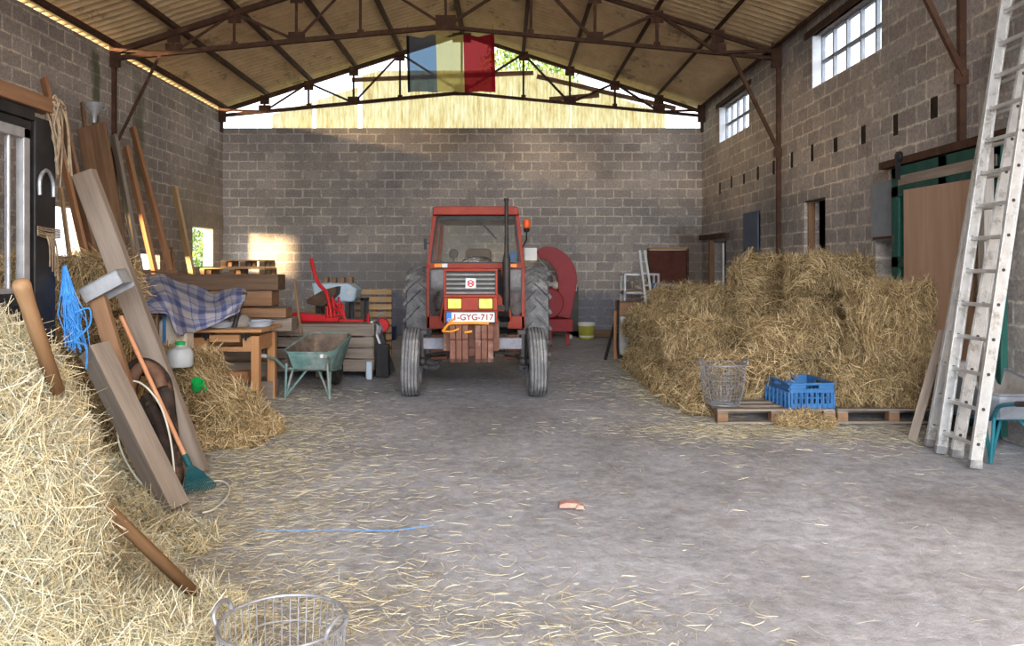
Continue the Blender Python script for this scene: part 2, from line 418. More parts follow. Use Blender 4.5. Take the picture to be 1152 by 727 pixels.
M['wood_table_x'] = wood('table_wood_x', (0.32, 0.16, 0.07), (0.50, 0.27, 0.13), 'X', 0.5)
M['handle'] = wood('tool_handle_wood', (0.17, 0.095, 0.048), (0.31, 0.185, 0.095), 'Z', 0.6)
M['ply'] = wood('plywood', (0.40, 0.25, 0.17), (0.50, 0.33, 0.23), 'Z', 0.7, 0.0)
M['hay'] = straw_mat('bale_hay', [(0.0, (0.09, 0.06, 0.028)), (0.3, (0.28, 0.19, 0.088)), (0.72, (0.53, 0.375, 0.185)), (1.0, (0.86, 0.69, 0.42))])
M['hay_core'] = worn('bale_core', (0.06, 0.04, 0.02), (0.24, 0.16, 0.075), 0.95, 0, 30, 0.6, c3=(0.36, 0.25, 0.12), c3amt=0.25)
M['straw'] = straw_mat('pale_straw', [(0.0, (0.20, 0.19, 0.13)), (0.2, (0.42, 0.41, 0.31)), (0.5, (0.58, 0.47, 0.26)), (0.8, (0.76, 0.66, 0.44)), (1.0, (0.68, 0.68, 0.56))])
M['straw_core'] = worn('straw_core', (0.13, 0.12, 0.07), (0.40, 0.34, 0.20), 0.95, 0, 40, 0.6)
M['litter'] = straw_mat('straw_litter', [(0.0, (0.22, 0.18, 0.11)), (0.5, (0.50, 0.42, 0.26)), (1.0, (0.80, 0.73, 0.54))])
M['red'] = worn('tractor_red', (0.28, 0.030, 0.016), (0.37, 0.050, 0.024), 0.5, 0, 5, 0.03, c3=(0.30, 0.075, 0.045), c3amt=0.25)
M['red2'] = worn('machine_red', (0.46, 0.010, 0.016), (0.56, 0.020, 0.024), 0.4, 0, 5, 0.03, c3=(0.36, 0.02, 0.02), c3amt=0.2)
M['red_dark'] = worn('blower_red', (0.24, 0.006, 0.012), (0.33, 0.010, 0.018), 0.45, 0, 5, 0.03, c3=(0.18, 0.012, 0.012), c3amt=0.2)
M['rubber'] = worn('dusty_rubber', (0.11, 0.11, 0.12), (0.28, 0.275, 0.275), 0.85, 0, 7, 0.15, c3=(0.36, 0.345, 0.33), c3amt=0.35)
M['rubber_dark'] = worn('dark_rubber', (0.02, 0.019, 0.019), (0.06, 0.052, 0.047), 0.75, 0, 7, 0.15)
M['blue_plastic'] = worn('blue_plastic', (0.035, 0.135, 0.33), (0.06, 0.19, 0.42), 0.45, 0, 6, 0.03)
M['white'] = worn('white_paint', (0.62, 0.62, 0.60), (0.75, 0.75, 0.73), 0.5, 0, 5, 0.03)
# ------------------------------------------------------------------ the shell of the barn
XL, XR, YB, YF = -6.15, 4.33, 17.5, -2.5
CX = (XL + XR) / 2
EAVE, SLOPE = 4.93, 0.322
def roof_z(x): return EAVE + ((XR - CX) - abs(x - CX)) * SLOPE

fl = MB()
nx, ny = 60, 110
rs = random.Random(3)
import mathutils
for j in range(ny + 1):
    for i in range(nx + 1):
        x = -6.5 + 11.2 * i / nx; y = -3.2 + 20.9 * j / ny
        z = 0.012 * mathutils.noise.noise(Vector((x * 0.9, y * 0.9, 0))) + 0.006 * mathutils.noise.noise(Vector((x * 3, y * 3, 4)))
        fl.v.append((x, y, z - 0.012))
for j in range(ny):
    for i in range(nx):
        a = j * (nx + 1) + i
        fl.f.append((a, a + 1, a + nx + 2, a + nx + 1))
M['floor'] = floor_mat()
struct(fl.build('floor', M['floor']))
M['yard'] = worn('yard_gravel', (0.42, 0.40, 0.37), (0.55, 0.53, 0.49), 0.9, 0, 3, 0.2)
M['yard_grass'] = worn('yard_grass', (0.10, 0.14, 0.04), (0.20, 0.24, 0.08), 0.9, 0, 3, 0.2)
struct(MB().bb(-40, 40, -40, -3.2, -0.16, -0.05).build('ground', M['yard']))
struct(MB().bb(-40, -6.4, -3.2, 60, -0.16, -0.05).build('ground', M['yard_grass']))
struct(MB().bb(-6.4, 40, 17.75, 60, -0.16, -0.05).build('ground', M['yard_grass']))

def holed(mb, axis, c0, c1, u0, u1, z0, z1, holes):
    us = sorted({u0, u1, *[v for h in holes for v in h[:2]]}); zs = sorted({z0, z1, *[v for h in holes for v in h[2:4]]})
    for i in range(len(us) - 1):
        run = None
        for j in range(len(zs) - 1):
            um, zm = (us[i] + us[i + 1]) / 2, (zs[j] + zs[j + 1]) / 2
            hit = any(h[0] < um < h[1] and h[2] < zm < h[3] for h in holes)
            if not hit and run is None: run = zs[j]
            last = j == len(zs) - 2
            if run is not None and (hit or last):
                top = zs[j] if hit else zs[j + 1]
                if axis == 'Y': mb.bb(c0, c1, us[i], us[i + 1], run, top)
                else: mb.bb(us[i], us[i + 1], c0, c1, run, top)
                run = None
# back wall with one doorway
moss = (0.075, 0.09, 0.035)
M['wall_back'] = block_wall('block_masonry_back', 'X', [(-3.3, -2.2, 0.0, 0.85, 0.25, (0.13, 0.16, 0.25), 0.75), (-4.0, -1.7, 1.05, 1.75, 0.06, (0.22, 0.22, 0.235), 0.55), (1.1, 2.3, 0.0, 0.75, 0.3, (0.13, 0.15, 0.21), 0.6), (3.9, 4.3, 0.4, 2.1, 0.35, (0.10, 0.06, 0.035), 0.7)])
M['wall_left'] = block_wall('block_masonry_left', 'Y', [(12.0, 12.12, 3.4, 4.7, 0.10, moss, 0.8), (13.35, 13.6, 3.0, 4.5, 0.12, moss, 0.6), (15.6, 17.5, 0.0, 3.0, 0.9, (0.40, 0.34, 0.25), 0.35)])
M['wall_right'] = block_wall('block_masonry_right', 'Y', [])
wb = MB(); holed(wb, 'X', YB, YB + 0.2, XL - 0.2, XR + 0.2, 0, 4.53, [(3.17, 4.0, 0, 1.9)])
struct(wb.build('wall_back', M['wall_back'], smooth=0))
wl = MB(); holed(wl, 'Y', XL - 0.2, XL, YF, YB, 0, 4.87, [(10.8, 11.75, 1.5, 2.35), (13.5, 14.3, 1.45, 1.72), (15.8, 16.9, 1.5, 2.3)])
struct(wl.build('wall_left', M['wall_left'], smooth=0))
big = [(9.18, 11.25, 4.0, 4.74), (14.15, 16.1, 3.98, 4.7), (10.78, 11.55, 1.2, 2.44), (8.71, 9.32, 1.2, 2.45), (13.53, 14.33, 1.2, 2.44), (15.6, 16.5, 0.0, 2.0), (6.95, 8.55, 0.0, 2.5)]
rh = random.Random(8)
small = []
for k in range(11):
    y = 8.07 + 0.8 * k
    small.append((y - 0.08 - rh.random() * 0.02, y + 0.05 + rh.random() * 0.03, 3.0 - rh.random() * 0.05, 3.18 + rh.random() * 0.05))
wr = MB(); holed(wr, 'Y', XR, XR + 0.12, YF, YB, 0, 5.0, big + small); holed(wr, 'Y', XR + 0.12, XR + 0.22, YF, YB, 0, 5.0, big + small)
struct(wr.build('wall_right', M['wall_right'], smooth=0))
struct(MB().bb(XL - 0.2, -2.4, YF - 0.2, YF, 0, 5.6).build('wall_sun_block', M['wall_back'], smooth=0))  # unseen front pier, added to block low sun through the open front
for (a_, b_, c_, d_) in small:  # added dark plugs imitate the grime and deep shade of the holes
    tag(MB().bb(XR + 0.012, XR + 0.16, a_ + .004, b_ - .004, c_ + .004, d_ - .004).build('hole_shade_plug', worn('hole_shade_dark', (0.012, 0.009, 0.007), (0.05, 0.034, 0.024), 0.95, 0, 9, 0.4) if 'hole_shade_dark' not in bpy.data.materials else bpy.data.materials['hole_shade_dark']),
        'added dark plug imitating deep shade in a hole along the right wall', 'shade plug', 'shade plugs in the right wall holes')
# the dark byre beyond the right wall
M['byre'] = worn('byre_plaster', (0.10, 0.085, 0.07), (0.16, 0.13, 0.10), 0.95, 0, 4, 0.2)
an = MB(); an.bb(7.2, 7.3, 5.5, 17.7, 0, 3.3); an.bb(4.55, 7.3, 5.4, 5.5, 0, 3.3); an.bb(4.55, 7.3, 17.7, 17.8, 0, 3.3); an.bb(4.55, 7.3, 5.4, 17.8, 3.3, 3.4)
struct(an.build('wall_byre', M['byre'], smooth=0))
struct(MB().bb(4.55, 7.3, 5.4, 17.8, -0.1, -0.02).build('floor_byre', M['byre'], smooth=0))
# window lintels, sills
M['concrete'] = worn('concrete_lintel', (0.30, 0.26, 0.21), (0.42, 0.37, 0.30), 0.9, 0, 8, 0.2)
M['plaster'] = worn('white_plaster', (0.62, 0.64, 0.68), (0.74, 0.76, 0.8), 0.8, 0, 6, 0.1)
tn = [0]
def trim(mb, mat, bevel=0.004):
    tn[0] += 1
    return struct(mb.build('trim_%d' % tn[0], mat, bevel=bevel))
trim(MB().bb(XL, XL + 0.03, 15.2, 17.45, 2.3, 2.62), M['concrete'])
trim(MB().bb(XR - 0.02, XR + 0.05, 9.0, 11.5, 4.74, 4.84), M['rust'])
trim(MB().bb(XR - 0.02, XR + 0.05, 14.0, 16.3, 4.7, 4.79), M['rust'])

# high windows: concrete frames with two rows of panes
M['pane'] = glass_mat('window_pane', (0.97, 0.98, 1.0), 0.06, (0.7, 0.75, 0.8))
M['sash'] = worn('grey_blue_frame', (0.22, 0.24, 0.27), (0.34, 0.36, 0.40), 0.8, 0, 8, 0.1)
def high_window(n, y0, y1, z0, z1, cols):
    w = struct(thing('window_%d' % n, (XR + 0.15, (y0 + y1) / 2, z0), '', ''))
    for k in ('label', 'category'):
        if k in w: del w[k]
    f = MB(); x0, x1 = XR + 0.13, XR + 0.18
    f.bb(x0, x1, y0, y1, z0, z0 + 0.04); f.bb(x0, x1, y0, y1, z1 - 0.03, z1); f.bb(x0, x1, y0, y0 + 0.03, z0, z1); f.bb(x0, x1, y1 - 0.03, y1, z0, z1)
    zm = (z0 + z1) / 2
    f.bb(x0, x1, y0, y1, zm - 0.02, zm + 0.02)
    for k in range(1, cols):
        y = y0 + (y1 - y0) * k / cols; f.bb(x0, x1, y - 0.018, y + 0.018, z0, z1)
    f.build('window_frame', M['sash'], w, world=True, smooth=0)
    MB().bb(XR + 0.15, XR + 0.156, y0, y1, z0, z1).build('pane', M['pane'], w, world=True, smooth=0)
    s = MB(); s.bb(XR + 0.005, XR + 0.22, y1 - 0.012, y1, z0 + 0.002, z1); s.build('reveal', M['plaster'], w, world=True, smooth=0)
high_window(1, 9.18, 11.25, 4.0, 4.74, 5)
high_window(2, 14.15, 16.1, 3.98, 4.7, 5)

# roof: two slopes of corrugated fibre-cement, lapped at the purlins
OFF = [5.24, 4.25, 3.30, 2.33, 1.33, 0.0]
M['roof'] = worn('fibre_cement', (0.66, 0.48, 0.27), (0.84, 0.66, 0.42), 0.9, 0, 3.5, 0.15, (1.0, 0.5, 1.0), c3=(0.40, 0.30, 0.19), c3amt=0.25)
def slope(side):
    mb = MB(); per = 0.19; n = int((YB + 0.25 - YF) / per * 6)
    edges = [5.45] + OFF[1:]
    for s in range(len(edges) - 1):
        a, b = edges[s], edges[s + 1] - (0.10 if s < len(edges) - 2 else 0)
        base = len(mb.v)
        for i in range(n + 1):
            y = YF + (YB + 0.25 - YF) * i / n
            w = 0.042 * math.cos(2 * math.pi * (y - YF) / per)
            for t, off in ((0, a), (1, b)):
                z = EAVE + 0.10 + (5.24 - off) * SLOPE + w + (0.016 if t == 0 else 0.0) - 0.006 * s
                mb.v.append((CX + side * off, y, z))
        for i in range(n):
            q = base + i * 2
            mb.f.append((q, q + 1, q + 3, q + 2))
    return mb
rm = slope(-1); rp = slope(1)
rm.add(rp.v, rp.f)
struct(rm.build('ceiling', M['roof'], smooth=60))

# gable cladding: corrugated translucent sheets outside the back truss
def sheet_mat():
    m, nt, b = _mat('yellowed_translucent_sheet'); L = nt.links.new
    tc = N(nt, 'ShaderNodeNewGeometry'); mp = N(nt, 'ShaderNodeMapping'); mp.inputs['Scale'].default_value = (5.0, 1, 0.7); L(tc.outputs['Position'], mp.inputs[0])
    n = N(nt, 'ShaderNodeTexNoise'); n.inputs['Scale'].default_value = 3.2; n.inputs['Detail'].default_value = 7; n.inputs['Roughness'].default_value = 0.7; L(mp.outputs[0], n.inputs['Vector'])
    r = ramp(nt, n.outputs['Fac'], [(0.3, (0.50, 0.34, 0.13)), (0.48, (0.76, 0.62, 0.33)), (0.66, (0.88, 0.82, 0.60))])
    d = N(nt, 'ShaderNodeBsdfDiffuse'); t = N(nt, 'ShaderNodeBsdfTranslucent'); L(r.outputs[0], d.inputs[0]); L(r.outputs[0], t.inputs[0])
    mx = N(nt, 'ShaderNodeMixShader'); mx.inputs[0].default_value = 0.75; L(d.outputs[0], mx.inputs[1]); L(t.outputs[0], mx.inputs[2])
    L(mx.outputs[0], nt.nodes['Material Output'].inputs[0]); return m
M['sheet'] = sheet_mat()
ZS = 1.5 + (300 - 78) * YB / 900.0
def sheet(x0, x1, z0, ztop, y, name):
    mb = MB(); per = 0.076; n = max(4, int((x1 - x0) / per * 6))
    for i in range(n + 1):
        x = x0 + (x1 - x0) * i / n
        yy = y + 0.012 * math.cos(2 * math.pi * x / per)
        zt = ztop(x)
        mb.v.append((x, yy, z0)); mb.v.append((x, yy, zt))
    for i in range(n):
        q = i * 2; mb.f.append((q, q + 2, q + 3, q + 1))
    o = mb.build(name, M['sheet'])
    return o
YS = YB + 0.12
def sx(px): return (px - 567) * YS / 900.0
gn = [0]
def gable_sheet(p0, p1, ztop):
    gn[0] += 1
    struct(sheet(sx(p0), sx(p1), 4.4, ztop, YS, 'wall_gable_%d' % gn[0]))
cut = lambda gap, cap: (lambda x: max(4.55, min(cap, roof_z(x) - gap)))
gable_sheet(306, 352, cut(0.42, 9)); gable_sheet(356, 402.5, cut(0.42, 9)); gable_sheet(407.5, 470, cut(0.2, ZS)); gable_sheet(470, 530, cut(0.2, ZS))
gable_sheet(530, 600, cut(0.2, ZS)); gable_sheet(600, 642, cut(0.2, ZS)); gable_sheet(642.5, 700, cut(0.24, ZS)); gable_sheet(700, 748, cut(0.3, 9)); gable_sheet(748, 786, cut(0.62, 9))

# outside the left windows: a white garden wall and greenery; a tree beyond the gable
struct(MB().bb(-9.6, -9.3, 21.5, 34, -0.1, 2.6).build('wall_yard', M['plaster'], smooth=0))
def leaf_mat(name, a, b_):
    m = straw_mat(name, [(0, a), (1, b_)]); return m
M['leaf'] = leaf_mat('green_leaves', (0.05, 0.11, 0.02), (0.26, 0.36, 0.09))
M['bark'] = worn('bark', (0.08, 0.06, 0.04), (0.15, 0.11, 0.08), 0.9, 0, 8, 0.3)
def foliage(name, c, rad, n, size, seed, parent):
    r = random.Random(seed); mb = MB(); c = Vector(c)
    for _ in range(n):
        while True:
            v = Vector((r.uniform(-1, 1), r.uniform(-1, 1), r.uniform(-1, 1)))
            if 0.3 < v.length < 1: break
        p = c + Vector((v.x * rad[0], v.y * rad[1], v.z * rad[2]))
        e = Euler((r.uniform(0, 6), r.uniform(0, 6), r.uniform(0, 6))).to_matrix(); s = size * r.uniform(0.6, 1.3)
        vs = [p + e @ Vector(q) * s for q in ((-0.5, 0, 0), (0, -0.22, 0.05), (0.5, 0, 0), (0, 0.22, 0.05))]
        mb.add(vs, [(0, 1, 2, 3)])
    return mb.build(name, M['leaf'], parent, smooth=0, world=True)
t = thing('tree', (0.6, 24.0, 0), 'green leafy tree standing beyond the back gable', 'tree')
MB().tube([(0.6, 24, -0.1), (0.55, 24, 3), (0.7, 24.1, 6.5)], [0.22, 0.17, 0.08]).build('trunk', M['bark'], t, world=True)
foliage('crown', (0.75, 24, 7.3), (1.5, 1.2, 1.5), 2600, 0.2, 5, t)
t = thing('bush', (-8.2, 21.2, 0), 'green bush outside the small left window', 'bush')
MB().tube([(-8.2, 21.2, -0.1), (-8.2, 21.2, 1.2)], [0.05, 0.03]).build('stem', M['bark'], t, world=True)
foliage('leaves', (-8.2, 21.2, 1.5), (0.5, 0.5, 1.6), 1500, 0.13, 6, t)

# ------------------------------------------------------------------ steel: trusses, columns, purlins
def chord_z(off): return 5.25 - 0.50 * off / 5.24
def make_truss(y, label):
    t = thing('roof_truss', (CX, y, chord_z(0)), label, 'truss', 'steel roof trusses')
    tz = lambda off: EAVE - 0.10 + (5.24 - off) * SLOPE
    def gus_box(c, sz): MB().box(c, sz).build('gusset_plate', M['rust'], t, world=True, smooth=0)
    for s in (-1, 1):
        MB().angle((CX + s * 5.2, y, tz(5.2)), (CX, y, tz(0)), 0.085, 0.012).build('top_chord', M['rust'], t, world=True, smooth=0)
        MB().angle((CX + s * 5.2, y, chord_z(5.2)), (CX, y, chord_z(0)), 0.07, 0.012).build('bottom_chord', M['rust'], t, world=True, smooth=0)
        o = OFF
        def B(a): return (CX + s * a, y, chord_z(a))
        def T(a): return (CX + s * a, y, tz(a))
        for p, q in ((B(5.1), T(4.25)), (B(4.25), T(4.25)), (B(4.25), T(3.30)), (B(3.30), T(3.30)), (T(3.30), B(2.33)), (B(2.33), T(2.33)), (B(2.33), T(1.33)), (B(1.33), T(1.33)), (T(1.33), B(0))):
            if p == B(5.1): p, q = T(5.1), B(4.25)
            MB().angle(p, q, 0.045, 0.008, (0, 1, 0)).build('web_bar', M['rust'], t, world=True, smooth=0)
        for a in (4.25, 2.33): gus_box((CX + s * a, y, chord_z(a) + 0.06), (0.26, 0.014, 0.16))
        gus_box((CX + s * 1.33, y, chord_z(1.33) + 0.03), (0.1, 0.014, 0.1)); gus_box((CX + s * 3.3, y, chord_z(3.3) + 0.03), (0.1, 0.014, 0.1))
        for a in (3.3, 1.33, 4.25, 2.33): gus_box((CX + s * a, y, tz(a) - 0.05), (0.20, 0.014, 0.2))
        gus_box((CX + s * 5.17, y, (chord_z(5.2) + tz(5.2)) / 2), (0.16, 0.05, abs(tz(5.2) - chord_z(5.2)) + 0.28))
    gus_box((CX, y, chord_z(0) + 0.06), (0.32, 0.014, 0.24)); gus_box((CX, y, tz(0) - 0.08), (0.4, 0.014, 0.2))
    MB().angle((CX, y, chord_z(0)), (CX, y, tz(0)), 0.045, 0.008, (0, 1, 0)).build('web_bar', M['rust'], t, world=True, smooth=0)
    return t
tr = make_truss(12.5, 'rusty steel roof truss across the hall, the flag hanging under it')
t2 = copy_tree(tr); t2.location.y = 17.25; t2['label'] = 'rusty steel roof truss against the bright back gable'
t3 = copy_tree(tr); t3.location.y = 7.5; t3['label'] = 'nearest rusty steel roof truss over the long ladder'
def column(x, y, s, zfoot, label, brace=True):
    c = thing('steel_column', (x, y, zfoot), label, 'column', 'steel wall columns')
    MB().bar((x, y, zfoot), (x, y, 4.86), 0.06, 0.06, (0, 1, 0)).build('post', M['rust'], c, world=True, smooth=0)
    if not brace: return
    MB().angle((x, y - 0.04, 3.28), (x + s * 0.74, y - 0.04, chord_z(4.45) - 0.03), 0.05, 0.008, (0, 1, 0)).build('brace', M['rust'], c, world=True, smooth=0)
    MB().box((x + s * 0.02, y - 0.04, 3.27), (0.14, 0.015, 0.14)).build('foot_plate', M['rust'], c, world=True, smooth=0)
column(XR - 0.04, 12.5, -1, 0, 'rusty steel column with slanting brace between the two high windows')
column(XR - 0.04, 7.5, -1, 2.66, 'short rusty steel column with brace above the green sliding door')
column(XL + 0.06, 12.5, 1, 0, 'rusty steel column with brace on the left wall behind leaning boards')
column(XL + 0.06, 17.25, 1, 4.4, 'short steel post in the back left corner under the roof', False)
column(XR - 0.06, 17.25, -1, 4.4, 'short steel post in the back right corner under the roof', False)
for side, sn in ((-1, 'left'), (1, 'right')):
    for k, off in enumerate(OFF[:-1]):
        z = EAVE + (5.24 - off) * SLOPE
        x = CX + side * (off if k else 5.12)
        nm = ['at the eave', 'first up from the eave', 'second up from the eave', 'third up from the eave', 'next to the ridge'][k]
        tag(MB().angle((x, YF + 0.1, z + 0.015), (x, YB + 0.1, z + 0.015), 0.075, 0.010).build('roof_purlin', M['rust'], smooth=0),
            'rusty steel purlin under the %s roof slope, %s' % (sn, nm), 'purlin', 'roof purlins')
tag(MB().angle((CX, YF + 0.1, EAVE + 5.24 * SLOPE + 0.0), (CX, YB + 0.1, EAVE + 5.24 * SLOPE + 0.0), 0.09, 0.010).build('roof_purlin', M['rust'], smooth=0),
    'rusty steel ridge purlin along the peak of the roof', 'purlin', 'roof purlins')
# battens carrying the gable sheets
for p, q, lab in (((P(396, 90, 17.45), P(600, 82, 17.45), 'dark timber rail across the gable sheets behind the flag')), ((P(604, 86, 17.3), P(760, 122, 17.3), 'sloping dark timber rail across the right gable sheets'))):
    tag(MB().bar(p, q, 0.05, 0.09).build('gable_rail', M['wood_brown_x']), lab, 'rail')
tag(MB().bar(P(618, 112, 17.38), P(674, 107, 17.38), 0.05, 0.10).build('wooden_board', M['wood_brown_x']), 'short dark board fixed across the right gable sheets', 'board')
# ------------------------------------------------------------------ hay
def ribbons(rng, pos, dirs, length, width, droop, curl, n=3):
    """curved straws: pos (k,3), dirs (k,3) unit; returns verts, faces as arrays"""
    k = len(pos); seg = n
    side = np.cross(dirs, rng.normal(size=(k, 3))); side /= np.linalg.norm(side, axis=1, keepdims=True) + 1e-9
    bend = np.cross(dirs, side)
    ts = np.linspace(-0.5, 0.5, seg + 1)
    vs = np.zeros((k, seg + 1, 2, 3))
    c = rng.normal(size=(k, 1)) * curl
    for i, t in enumerate(ts):
        q = pos + dirs * (length * t)[:, None] + bend * (c * length[:, None] * (t * t))
        q[:, 2] -= droop * length * (t + 0.5) ** 2
        w = width * (0.6 if i in (0, seg) else 1.0)
        vs[:, i, 0] = q - side * w[:, None] / 2
        vs[:, i, 1] = q + side * w[:, None] / 2
    base = (np.arange(k) * (seg + 1) * 2)[:, None]
    fs = []
    for i in range(seg):
        a = i * 2
        fs.append(base + np.array([[a, a + 2, a + 3, a + 1]]))
    return vs.reshape(-1, 3), np.concatenate(fs, axis=1).reshape(-1, 4)
def np_mesh(name, parts, mats):
    """parts = [(verts, quads, material index)]"""
    me = bpy.data.meshes.new(name)
    off = 0; V = []; F = []; mi = []
    for v, f, m in parts:
        V.append(v); F.append(f + off); off += len(v); mi.append(np.full(len(f), m, dtype=np.int32))
    V = np.concatenate(V).astype(np.float32); F = np.concatenate(F).astype(np.int32); mi = np.concatenate(mi)
    me.vertices.add(len(V)); me.vertices.foreach_set('co', V.ravel())
    me.loops.add(F.size); me.loops.foreach_set('vertex_index', F.ravel())
    me.polygons.add(len(F)); me.polygons.foreach_set('loop_start', np.arange(0, F.size, 4, dtype=np.int32))
    me.polygons.foreach_set('material_index', mi)
    for m in mats: me.materials.append(m)
    me.update(calc_edges=True); me.validate()
    return me
def rounded_box(L, W, H, n=14, seed=0, amp=0.03, r=0.06):
    """bulging bale body as quads"""
    vs = []; fs = []; idx = {}
    rr = random.Random(seed); o = Vector((rr.uniform(0, 99),) * 3)
    def vert(p):
        k = tuple(round(c, 4) for c in p)
        if k in idx: return idx[k]
        q = Vector((p[0] * (L / 2 - r), p[1] * (W / 2 - r), p[2] * (H / 2 - r)))
        m = max(abs(c) for c in p); d = Vector([c if abs(c) > 0.999 else c * abs(c) ** 5 for c in p]).normalized()
        q = q + d * r
        q = q + d * (amp * mathutils.noise.noise(q * 6 + o) + amp * 0.5 * mathutils.noise.noise(q * 15 + o))
        idx[k] = len(vs); vs.append((q.x, q.y, q.z + H / 2)); return idx[k]
    for ax in range(3):
        for s in (-1, 1):
            for i in range(n):
                for j in range(n):
                    quad = []
                    for a, b in ((i, j), (i + 1, j), (i + 1, j + 1), (i, j + 1)):
                        p = [0, 0, 0]; p[ax] = s; p[(ax + 1) % 3] = -1 + 2 * a / n; p[(ax + 2) % 3] = -1 + 2 * b / n
                        quad.append(vert(p))
                    fs.append(quad if s > 0 else quad[::-1])
    return np.array(vs), np.array(fs)
def bale_mesh(seed, n=6500, L=0.97, W=0.48, H=0.392):
    rng = np.random.default_rng(seed)
    bv, bf = rounded_box(L, W, H, 16, seed, 0.08, 0.11)
    # straw grows from every face in locks that hang together
    q = bv[bf]; c = q.mean(1); nor = np.cross(q[:, 2] - q[:, 0], q[:, 3] - q[:, 1]); ar = np.linalg.norm(nor, axis=1); nor /= ar[:, None] + 1e-12
    flip = ((c - np.array([0, 0, H / 2])) * nor).sum(1) < 0; nor[flip] *= -1
    w = ar * np.where(nor[:, 2] < -0.5, 0.12, 1.0); idx = rng.choice(len(bf), n, p=w / w.sum())
    a_, b_ = rng.random((n, 1)), rng.random((n, 1))
    pos = (q[idx, 0] * (1 - a_) + q[idx, 1] * a_) * (1 - b_) + (q[idx, 3] * (1 - a_) + q[idx, 2] * a_) * b_
    nr = nor[idx]; pos = pos + nr * rng.uniform(-0.01, 0.03, (n, 1)) ** 1
    ph = rng.uniform(0, 6.28, (3, 3)); fr = rng.normal(size=(3, 3)) * 9.0
    flow = np.stack([np.sin(pos @ fr[k] + ph[k, 0]) + np.sin(pos @ fr[(k + 1) % 3] * .6 + ph[k, 1]) for k in range(3)], 1)
    d = flow * 0.9 + rng.normal(size=(n, 3)) * 0.8
    d -= nr * (d * nr).sum(1, keepdims=True) * 0.78
    side = np.abs(nr[:, 2]) < 0.7; d[side, 2] -= np.abs(rng.normal(size=side.sum())) * 0.9
    d /= np.linalg.norm(d, axis=1, keepdims=True)
    ln = rng.uniform(0.08, 0.30, n); wd = rng.uniform(0.003, 0.006, n)
    rv, rf = ribbons(rng, pos, d, ln, wd, 0.28, 0.7)
    rv[:, 2] = np.maximum(rv[:, 2], 0.002)
    return np_mesh('straw_bale', [(bv, bf, 0), (rv, rf, 1)], [M['hay_core'], M['hay']])
BALES = [bale_mesh(11 + i) for i in range(5)]
bn = [0]
def bale(x, y, z, label, rz=0.0, sx=1.0, sz=1.0, sy=1.0, group=None):
    bn[0] += 1
    o = bpy.data.objects.new('straw_bale', BALES[bn[0] % 5]); COL.objects.link(o)
    flip = math.pi if bn[0] % 2 else 0
    o.location = (x, y, z); o.rotation_euler = (0, 0, math.radians(rz) + flip); o.scale = (sx, sy, sz)
    return tag(o, label, 'straw bale', group or 'straw bales stacked on the right')
HID = 'straw bale buried inside the right-hand stack, hidden behind its outer bales'
PZ = 0.145
def H(x, y, z, sx=1.0, sy=1.0): bale(x, y, z, HID, 0, sx, 1.0, sy, 'straw bales buried in the right-hand stack')
# front rows stand on pallets
bale(3.60, 7.90, PZ, 'front straw bale on the pallet directly right of the blue crate', 2, 0.80)
bale(4.04, 8.02, PZ, 'bottom straw bale on the pallet behind the foot of the aluminium ladder', 86, 0.80, 1, 0.72)
bale(3.85, 7.95, PZ + .39, 'middle straw bale of the front pile behind the ladder', 3, 0.74)
bale(3.86, 7.97, PZ + .78, 'topmost straw bale of the front pile, against the green door behind the ladder', -4, 0.75)
bale(2.50, 8.48, PZ, 'straw bale on the pallet right behind the wire basket', -3, 1.0)
H(3.5, 8.5, PZ, 0.95)
bale(3.10, 8.46, PZ + .39, 'straw bale on the second layer above the blue crate', 4, 1.0)
bale(2.47, 9.02, 0, 'low straw bale at the left edge of the stack behind the basket bale', 5)
H(3.52, 9.0, 0); H(3.6, 9.02, .40)
for x, y, sx_ in ((2.45, 9.55, 1), (3.55, 9.55, 1), (2.45, 10.1, 1), (3.55, 10.1, 1)): H(x, y, 0, sx_)
bale(2.42, 9.58, .40, 'second-layer straw bale at the stack edge, left of the middle bales', -6, 0.95)
bale(3.58, 9.56, .40, 'second-layer straw bale under the big top pile near the grey shutter', 3, 0.96)
bale(3.75, 9.24, .80, 'third-layer straw bale of the top pile below the grey shutter', -2, 0.92)
bale(3.75, 9.22, 1.19, 'topmost straw bale of the stack below the grey shutter', 4, 0.92)
bale(2.48, 10.12, .40, 'second-layer straw bale just left of the top pile', 4)
H(3.5, 10.12, .40)
bale(3.40, 10.08, .80, 'third-layer straw bale under the dark open hatch, one below the top', 3)
bale(3.42, 10.10, 1.20, 'topmost straw bale of the stack in front of the dark open hatch', -5, 1.0)
H(2.45, 10.65, 0)
bale(2.46, 10.66, .40, 'second-layer straw bale midway along the left edge of the stack', -3)
bale(2.86, 10.65, .80, 'third-layer straw bale between the top pile and the far hump', 6)
H(2.45, 11.2, 0); bale(2.44, 11.2, .40, 'second-layer straw bale in front of the far hump of the stack', 5)
H(2.45, 11.75, 0); bale(2.42, 11.75, .40, 'straw bale carrying the far hump of the stack', -4)
bale(2.66, 11.62, .80, 'straw bale forming the far hump in front of the rusty door', 8)
bale(2.44, 12.3, 0, 'bottom straw bale at the far end of the stack beside the white cabinet', 3)
bale(2.40, 12.32, .40, 'upper straw bale at the far end of the stack beside the white cabinet', -3)
